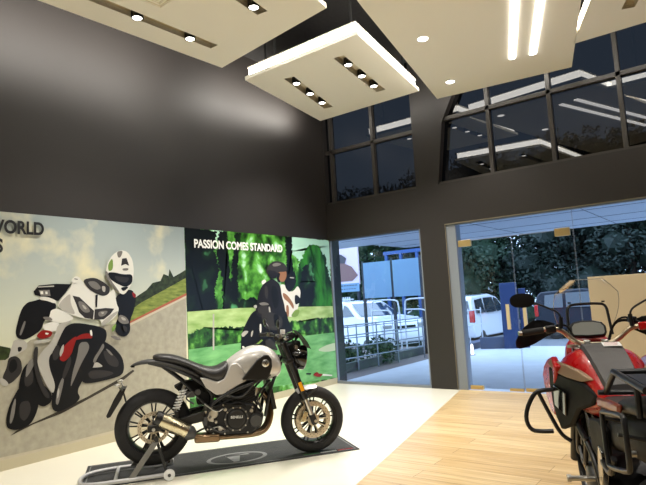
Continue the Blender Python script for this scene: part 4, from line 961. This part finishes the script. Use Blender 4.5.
# handlebar
s = mk(); s.tube([(1.0, -.43, 1.185), (1.03, -.30, 1.20), (1.06, -.20, 1.20), (1.09, -.13, 1.125), (1.10, -.07, 1.095), (1.10, .07, 1.095), (1.09, .13, 1.125), (1.06, .20, 1.20), (1.03, .30, 1.20), (1.0, .43, 1.185)], .0145, 12, smooth=2)
hb = s.build('handlebar', M['bar'], rd)
s = mk(); s.box((1.10, .05, 1.095), (.05, .035, .055)); s.build('bar_clamp', M['alu'], hb, bev=.006); s = mk(); s.box((1.10, -.05, 1.095), (.05, .035, .055)); s.build('bar_clamp', M['alu'], hb, bev=.006)
for sd in (-1, 1):
    s = mk(); s.cyl((1.025, sd*.30, 1.197), (1.0, sd*.425, 1.185), .019, n=16); s.build('hand_grip', M['rubber'], hb)
    s = mk(); s.cyl((1.0, sd*.425, 1.185), (.995, sd*.445, 1.184), .014, n=14); s.build('bar_end', M['alu'], hb)
    s = mk(); s.box((1.045, sd*.255, 1.20), (.055, .06, .045), Matrix.Rotation(-.1, 3, 'X')); s.build('switch_gear', M['redl'] if sd < 0 else M['black'], hb, bev=.008)
    s = mk(); s.tube([(1.07, sd*.23, 1.21), (1.12, sd*.28, 1.205), (1.09, sd*.41, 1.18)], .006, 8); s.build('lever', M['black'], hb)
    s = mk(); s.rings([[(x, sd*y, z-hh), (x+.012, sd*y, z-hh*.9), (x+.012, sd*y, z+hh*.9), (x, sd*y, z+hh)] for x, y, z, hh in ((1.12, .22, 1.20, .03), (1.155, .28, 1.195, .055), (1.155, .34, 1.18, .075), (1.12, .40, 1.15, .065), (1.06, .445, 1.125, .04), (1.0, .465, 1.12, .018))]); s.build('hand_guard', M['blackp'], hb, bev=.004)
    s = mk(); s.cyl((1.045, sd*.195, 1.20), (1.045, sd*.19, 1.27), .012, n=12); s.tube([(1.045, sd*.19, 1.26), (1.05, sd*.20, 1.30), (1.08, sd*.27, 1.335), (1.10, sd*.335, 1.365)], .006, 8); ms = s.build('mirror_stalk', M['black'], hb)
    s = mk(); s.loftx([(1.085, 1.355, 1.405, .038, 2.2), (1.09, 1.335, 1.425, .074, 2.4), (1.115, 1.338, 1.422, .072, 2.4), (1.135, 1.355, 1.41, .045, 2.2)], 24, y0=sd*.40); s.build('mirror_head', M['blackp'], hb)
s = mk(); s.box((1.10, -.21, 1.235), (.05, .045, .035)); s.build('brake_reservoir', M['black'], hb, bev=.005)
s = mk()
for k, sg in enumerate((-1, -1, 1, 1)):
    s.tube([(1.06, sg*(.22+.01*k), 1.20), (1.18, sg*.20, 1.24-.01*k), (1.22, sg*.13, 1.21), (1.20, sg*.09, 1.08), (1.16, 0, .95)], .0055, 6)
s.tube([(1.06, -.24, 1.22), (1.12, -.17, 1.26), (1.20, -.12, 1.20), (1.17, -.08, 1.10)], .006, 6); s.build('control_cable', M['blackp'], hb)
s = mk(); s.tube([(.45, .13, .26), (.42, .22, .12), (.40, .28, .01)], .011); s.box((.40, .285, .006), (.06, .035, .012)); s.build('side_stand', M['black'], rd)
s = mk(); s.cyl((1.17, .06, 1.07), (1.17, .06, 1.09), .022, n=16); s.cyl((1.05, .14, 1.085), (1.05, .14, 1.10), .03, n=16); s.build('ignition_cap', M['alu'], rd)

# ================================================================== CREAM BOARD BEHIND RED BIKE
t = empty('display_board', (5.0, -1.0, 0), (0, 0, 0), 'plain cream display board standing behind the red motorcycle by the entrance', 'display board')
s = mk(); s.box((.60, 0, .80), (2.32, .04, 1.50)); s.build('board', M['cream'], t, smooth=False, bev=.004)
for x in (-.4, 1.6): s = mk(); s.box((x, 0, .03), (.06, .40, .06)); s.build('foot', M['grey'], t, smooth=False)

# ================================================================== OUTSIDE
s = mk(); s.mi = 0; s.box((3.6, 3.55, -.10), (7.4, 6.5, .16)); struct(s.build('terrace', M['pave'], smooth=False))
struct(bx('ramp_floor', (-12, .3, -.25), (-.1, 6.8, -.04), M['darkpave']))
struct(bx('road', (-40, 6.8, -.5), (40, 60, -.3), M['road']))
struct(bx('side_paving', (7.3, .3, -.25), (20, 6.8, -.03), M['pave']))
s = mk(); s.box((4.0, 2.25, 2.72), (9.4, 3.9, .16)); s.box((-3.5, 1.45, 2.72), (5.6, 2.3, .16)); struct(s.build('canopy_soffit', M['canopy'], smooth=False))
s = mk()
for y in (1.4, 2.6, 3.6): s.box((4.0, y, 2.638), (9.4, .012, .004))
for x in (2.2, 4.0, 5.8): s.box((x, 2.25, 2.638), (.012, 3.9, .004))
struct(s.build('canopy_joints', M['hoardpost'], smooth=False))
struct(bx('plinth_wall', (-.15, 4.3, -.3), (.15, 7.0, .14), M['bluewall']))
# gate column with handle bars
t = empty('gate_column', (1.02, 6.3, -.02), (0, 0, .3), 'dark blue metal gate column outside the entrance doors', 'gate column')
s = mk(); s.box((0, 0, .83), (.42, .30, 1.66)); s.build('column_body', M['bluegate'], t, smooth=False, bev=.01)
s = mk(); s.box((.32, .05, .75), (.18, .10, 1.50)); s.build('gate_stile', M['bluegate'], t, smooth=False, bev=.01)
s = mk(); s.box((-.35, .0, .14), (.9, .16, .30)); s.build('column_plinth', M['bluewall'], t, smooth=False)
def fence(name, P, zs, postsx, hgt, m, label, r=.014, cat='railing', z0=0):
    t = empty(name, (P[0][0], P[0][1], z0), label=label, cat=cat); a = Vector((*P[0], 0)); b_ = Vector((*P[1], 0))
    for z in zs:
        s = mk(); s.cyl((0, 0, z), (b_-a)+Vector((0, 0, z)), r, n=8); s.build('rail', m, t)
    for k in postsx:
        s = mk(); c = (b_-a)*k; s.cyl(c, c+Vector((0, 0, hgt)), r*1.2, n=8); s.build('post', m, t)
    return t
fence('railing', ((.0, 4.35), (.0, 6.9)), (.45, .85), (0, .33, .66, 1), .9, M['railwhite'], 'thin white railing on the low blue wall in front of the white hatchback', z0=.12)
fence('ramp_railing', ((-.85, 1.25), (-.42, 4.2)), (.27, .50, .74, .95), (0, .2, .42, .66, 1), .97, M['steelrail'], 'steel ramp railing just outside the left glass pane', z0=-.04)
fence('ramp_railing', ((-1.9, 1.6), (-.9, 4.9)), (.30, .60, .85), (0, .33, .66, 1), .88, M['steelrail'], 'second steel railing along the far side of the ramp', .012, z0=-.04)
struct(bx('ramp_kerb', (-.90, 1.2, -.04), (-.80, 6.0, .14), M['conc']))
# hoarding with two pale panels
t = empty('hoarding', (-2.55, 5.0, -.04), label='hoarding of two pale blue panels on dark posts outside the left glass', cat='hoarding')
for x in (0, .93, 1.78): s = mk(); s.box((x, .03, 1.26), (.07, .06, 2.52)); s.build('post', M['hoardpost'], t, smooth=False)
for x in (.465, 1.355): s = mk(); s.box((x, 0, 1.98), (.86 if x < 1 else .78, .03, .98)); s.build('panel', M['hoard'], t, smooth=False)
t = empty('steel_frame', (-4.2, 9.7, -.15), label='bright blue steel frame structure behind the hoarding', cat='steel frame')
for z in (2.85, 3.2): s = mk(); s.box((.6, 0, z), (2.0, .12, .12)); s.build('beam', M['brightblue'], t, smooth=False)
for x in (-.3, .3, .95, 1.5): s = mk(); s.box((x, 0, 1.6), (.10, .10, 3.2)); s.build('post', M['brightblue'], t, smooth=False)
# hoop rails
for k, x in enumerate((-2.15, -1.15)):
    s = mk(); s.tube([(0, 0, 0), (0, 0, 1.35), (.12, 0, 1.42), (.75, 0, 1.42), (.85, 0, 1.32), (.85, 0, 0)], .02, 8)
    s.tube([(0, 0, 1.15), (.55, 0, 1.15), (.62, 0, 1.05), (.62, 0, 0)], .018, 8)
    o = s.build('hoop_rail', M['railwhite']); o.location = (x, 4.7, -.04); tag(o, ['white tubular hoop rail under the left pale blue panel', 'white tubular hoop rail under the right pale blue panel'][k], 'railing', 'white hoop rails')
# billboard
t = empty('billboard', (-6.45, 9.8, -.15), label='billboard with pale sky print and dark vehicle print outside the left glass', cat='billboard')
s = mk(); s.box((0, 0, 3.0), (1.3, .08, 1.7)); s.build('print_panel', M['pink'], t, smooth=False)
s = mk(); s.prism([(-.64, 2.3), (.35, 2.3), (.62, 2.5), (.35, 2.85), (-.1, 3.05), (-.64, 3.1)], -.06, -.045); s.build('printed_shape', M['bbrown'], t, smooth=False)
s = mk(); s.prism([(-.64, 3.05), (.05, 3.0), (.12, 3.2), (-.1, 3.35), (-.64, 3.45)], -.075, -.06); s.build('printed_vehicle', M['bbdark'], t, smooth=False)
s = mk(); s.box((0, -.05, 2.05), (1.3, .04, .32)); s.build('text_panel', M['hoard'], t, smooth=False)
s = mk()
for i in range(9): s.box((-.52+.13*i, -.075, 2.13), (.08, .01, .035)); s.box((-.50+.12*i, -.075, 2.0), (.06, .01, .03))
s.build('printed_line', M['bbdark'], t, smooth=False)
for x in (-.55, .55): s = mk(); s.box((x, .05, 1.2), (.10, .10, 2.4)); s.build('post', M['hoardpost'], t, smooth=False)
# picket fence
t = empty('picket_fence', (-8.0, 9.5, -.3), label='white picket fence under the billboard', cat='fence')
s = mk()
for i in range(22): s.box((.09*i, 0, 1.62), (.05, .02, .44))
s.box((1, .02, 1.45), (2.1, .02, .04)); s.box((1, .02, 1.75), (2.1, .02, .04)); s.build('pickets', M['railwhite'], t, smooth=False)
s = mk(); s.box((1, .06, .7), (2.1, .1, 1.4)); s.build('fence_base', M['bluewall'], t, smooth=False)

def car(name, loc, rz, L, W, prof, wins, m, label, wx, taillight=True, base=.25):
    # prof: (x, z) outline of the body; beltline at zb, roof narrower
    t = empty(name, loc, (0, 0, rz), label, 'car')
    zmax = max(z for _, z in prof); zb = wins['belt']
    hw = lambda z: W/2 if z <= zb else W/2-(z-zb)/(zmax-zb)*W*.10
    s = mk(); s.rings([[(x, sg*hw(z), z) for x, z in prof] for sg in (-1, 1)]); s.build('body', m, t, bev=.05)
    for P in wins['side']:
        for sg in (-1, 1):
            s = mk(); s.poly([(x, sg*(hw(z)+.008), z) for x, z in P]); s.build('side_window', M['carglass'], t, smooth=False, recalc=False)
    for nm in ('front', 'rear'):
        (x0, z0), (x1, z1), off = wins[nm]; s = mk(); w0, w1 = hw(z0)*.86, hw(z1)*.86
        s.poly([(x0+off, -w0, z0), (x0+off, w0, z0), (x1+off, w1, z1), (x1+off, -w1, z1)]); s.build('windshield' if nm == 'front' else 'rear_window', M['carglass'], t, smooth=False, recalc=False)
    for x in wx:
        for sg in (-1, 1):
            s = mk(); s.lathe([(.0, .10), (.20, .10), (.29, .09), (.31, .05), (.31, -.09), (0, -.1)], (x, sg*(W/2-.10), .31), (0, sg, 0), 28); w = s.build('wheel', M['rubber'], t)
            s = mk(); s.lathe([(0, .115), (.17, .105), (.19, .10)], (x, sg*(W/2-.10), .31), (0, sg, 0), 20); s.build('hubcap', M['grey'], w)
    for sg in (-1, 1):
        s = mk(); s.box((wins['tl'][0], sg*(W/2-.07), wins['tl'][1]), (.12, .16, wins['tl'][2])); s.build('tail_light', M['redl'], t, bev=.02)
        s = mk(); s.box((wins['hl'][0], sg*(W/2-.22), wins['hl'][1]), (.14, .34, .16)); s.build('headlamp', M['lcd'], t, bev=.03)
    s = mk(); s.box((wins['hl'][0]+.05, 0, wins['hl'][1]-.05), (.08, W*.45, .14)); s.build('grille', M['blackp'], t, bev=.02)
    s = mk(); s.box((0, 0, .28), (L*.9, W*.86, .14)); s.build('underbody', M['blackp'], t, smooth=False)
    return t
hatch = [(-1.72, .30), (-1.78, .55), (-1.76, 1.0), (-1.66, 1.52), (-1.55, 1.62), (-.2, 1.68), (.35, 1.58), (.85, 1.12), (1.55, .98), (1.72, .80), (1.75, .45), (1.70, .28)]
HW = dict(belt=1.02, side=[[(-1.45, 1.06), (-1.42, 1.50), (-.85, 1.54), (-.85, 1.06)], [(-.75, 1.06), (-.75, 1.55), (.0, 1.56), (.0, 1.06)], [(.08, 1.06), (.08, 1.55), (.32, 1.50), (.72, 1.10)]],
          front=((.88, 1.13), (.40, 1.55), .03), rear=((-1.76, 1.06), (-1.67, 1.48), -.02), tl=(-1.72, .98, .40), hl=(1.66, .78))
car('hatchback_car', (-1.75, 10.9, -.3), PI/2-.06, 3.5, 1.5, hatch, HW, M['carwhite'], 'white hatchback car with red tail light parked beyond the low blue wall', (-1.15, 1.15))
suv = [(-2.1, .38), (-2.15, .8), (-2.05, 1.15), (-1.85, 1.60), (-1.6, 1.68), (-.2, 1.70), (.25, 1.62), (.95, 1.18), (1.75, 1.10), (2.05, .98), (2.15, .75), (2.12, .40), (1.9, .32), (-1.9, .32)]
SW = dict(belt=1.15, side=[[(-1.7, 1.18), (-1.6, 1.54), (-.9, 1.58), (-.9, 1.18)], [(-.8, 1.18), (-.8, 1.58), (.0, 1.58), (.0, 1.18)], [(.08, 1.18), (.08, 1.56), (.28, 1.52), (.78, 1.20)]],
          front=((.97, 1.20), (.30, 1.60), .03), rear=((-2.05, 1.2), (-1.88, 1.56), -.02), tl=(-2.08, 1.02, .25), hl=(2.05, .86))
car('suv_car', (-4.35, 7.6, -.3), -.35, 4.3, 1.8, suv, SW, M['carwhite'], 'white sport utility car facing right, seen through the left glass pane', (-1.35, 1.35))
car('sedan_car', (1.6, 13.0, -.3), .15, 3.5, 1.6, hatch, HW, M['cardark'], 'dark blue car parked under the trees beyond the gate column', (-1.15, 1.15))
car('sedan_car', (6.4, 13.0, -.3), PI+.1, 3.5, 1.6, hatch, HW, M['cardark'], 'dark blue car parked furthest right under the trees', (-1.15, 1.15))

# added glowing cone, stands in for a reflection of the interior lights
t = empty('reflection_cone', (.62, 4.6, -.02), label='small glowing cone imitating a reflected interior light, on the terrace beside the low blue wall', cat='reflection')
s = mk(); s.lathe([(.0, 0), (.07, 0), (.07, .02), (.03, .03), (.03, .04)], (0, 0, 0), (0, 0, 1), 20); s.build('foot', M['steel'], t)
s = mk(); s.lathe([(.035, .03), (.03, .22), (.02, .26), (0, .265)], (0, 0, 0), (0, 0, 1), 20); s.build('glow_cone', M['warm'], t)

# trees
def foliage(s, clumps, nleaf, size):
    for (c, r) in clumps:
        s.ball(c, r*.55, (1, 1, .9), 1)
        for _ in range(nleaf):
            v = Vector((random.gauss(0, 1), random.gauss(0, 1), random.gauss(0, 1))).normalized(); p = Vector(c)+Vector((v.x, v.y, v.z*.9))*r*random.uniform(.75, 1.12)
            a = Vector((random.gauss(0, 1), random.gauss(0, 1), random.gauss(0, 1))).normalized(); b_ = a.orthogonal().normalized()
            sz = size*random.uniform(.6, 1.3); s.poly([p-a*sz, p+b_*sz*.5, p+a*sz, p-b_*sz*.5])
def tree(x, y, hgt, w, m, label, z0=-.3, name='tree', nc=34, nl=330):
    t = empty(name, (x, y, z0), label=label, cat='tree', group='back row trees' if y > 20 else 'trees beyond the entrance')
    s = mk(); s.tube([(0, 0, 0), (.05, .05, hgt*.3), (0, 0, hgt*.6)], (.20, .10), 10); s.build('trunk', M['bark'], t)
    cl = []
    for i in range(nc):
        a = random.uniform(0, 2*PI); rr = random.uniform(.1, 1)**.5*w; z = random.uniform(.22, 1)*hgt; k = math.sin(PI*min(1, max(.15, z/hgt*.9)))**.5
        cl.append(((rr*k*math.cos(a), rr*k*math.sin(a)*.7, z), random.uniform(.6, 1.0)*w*.5))
    s = mk(); foliage(s, cl, nl, .10); s.build('foliage', m, t, smooth=False, recalc=False)
tl_ = [(-13.5, 18, 6.5, 3, 'leafd', 'dark leafy tree furthest left beyond the hoarding'), (-9.5, 17, 6.2, 2.8, 'leafm', 'leafy tree behind the billboard'), (-6.2, 17.5, 6.5, 2.8, 'leafd', 'dark leafy tree behind the blue steel frame'),
       (-3.2, 17, 7, 2.8, 'leafm', 'leafy tree straight behind the white hatchback'), (-.4, 17.3, 7.5, 2.8, 'leafd', 'dark leafy tree behind the blue gate column'), (2.4, 17, 7.2, 2.8, 'leafd', 'dark leafy tree behind the dark blue car'),
       (5.4, 17.4, 7.5, 2.9, 'leafm', 'leafy tree behind the cream board'), (8.6, 17.2, 7.4, 2.9, 'leafd', 'dark leafy tree at the right edge beyond the entrance'), (12, 18, 7.5, 3.2, 'leafd', 'dark leafy tree furthest right beyond the entrance')]
tl_ += [(-16+5.2*i, 23.5, 8.5, 4.0, 'leafd', 'tall dark tree in the back row, mostly hidden by nearer foliage') for i in range(7)]
for x, y, hh, w, mm, lb in tl_: tree(x, y, hh, w, M[mm], lb)
# clipped hedge along the road
t = empty('hedge', (0, 15.0, -.3), label='long dark green hedge running along the far side of the road', cat='hedge')
s = mk(); cl = [((x*.85-14, random.uniform(-.2, .2), .7+random.uniform(-.1, .3)), .85) for x in range(34)]; foliage(s, cl, 60, .10); s.build('foliage', M['leafm'], t, smooth=False, recalc=False)
for k, (x, y) in enumerate(((-1.2, 2.2), (-1.0, 3.2))):
    t = empty('shrub', (x, y, -.04), label=['low green shrub nearest the left glass behind the ramp railing', 'low green shrub farther out behind the ramp railing'][k], cat='shrub', group='shrubs by the ramp')
    s = mk(); foliage(s, [((random.uniform(-.25, .25), random.uniform(-.25, .25), random.uniform(.2, .42)), .22) for _ in range(6)], 60, .05); s.build('foliage', M['leafm'], t, smooth=False, recalc=False)
    s = mk(); s.cyl((0, 0, 0), (0, 0, .3), .02, n=8); s.build('stem', M['bark'], t)

# ================================================================== DAYLIGHT
w = bpy.data.worlds.new('world'); SC.world = w; w.use_nodes = True
bg = w.node_tree.nodes['Background']; bg.inputs[0].default_value = (.50, .68, 1.0, 1); bg.inputs[1].default_value = 3.6
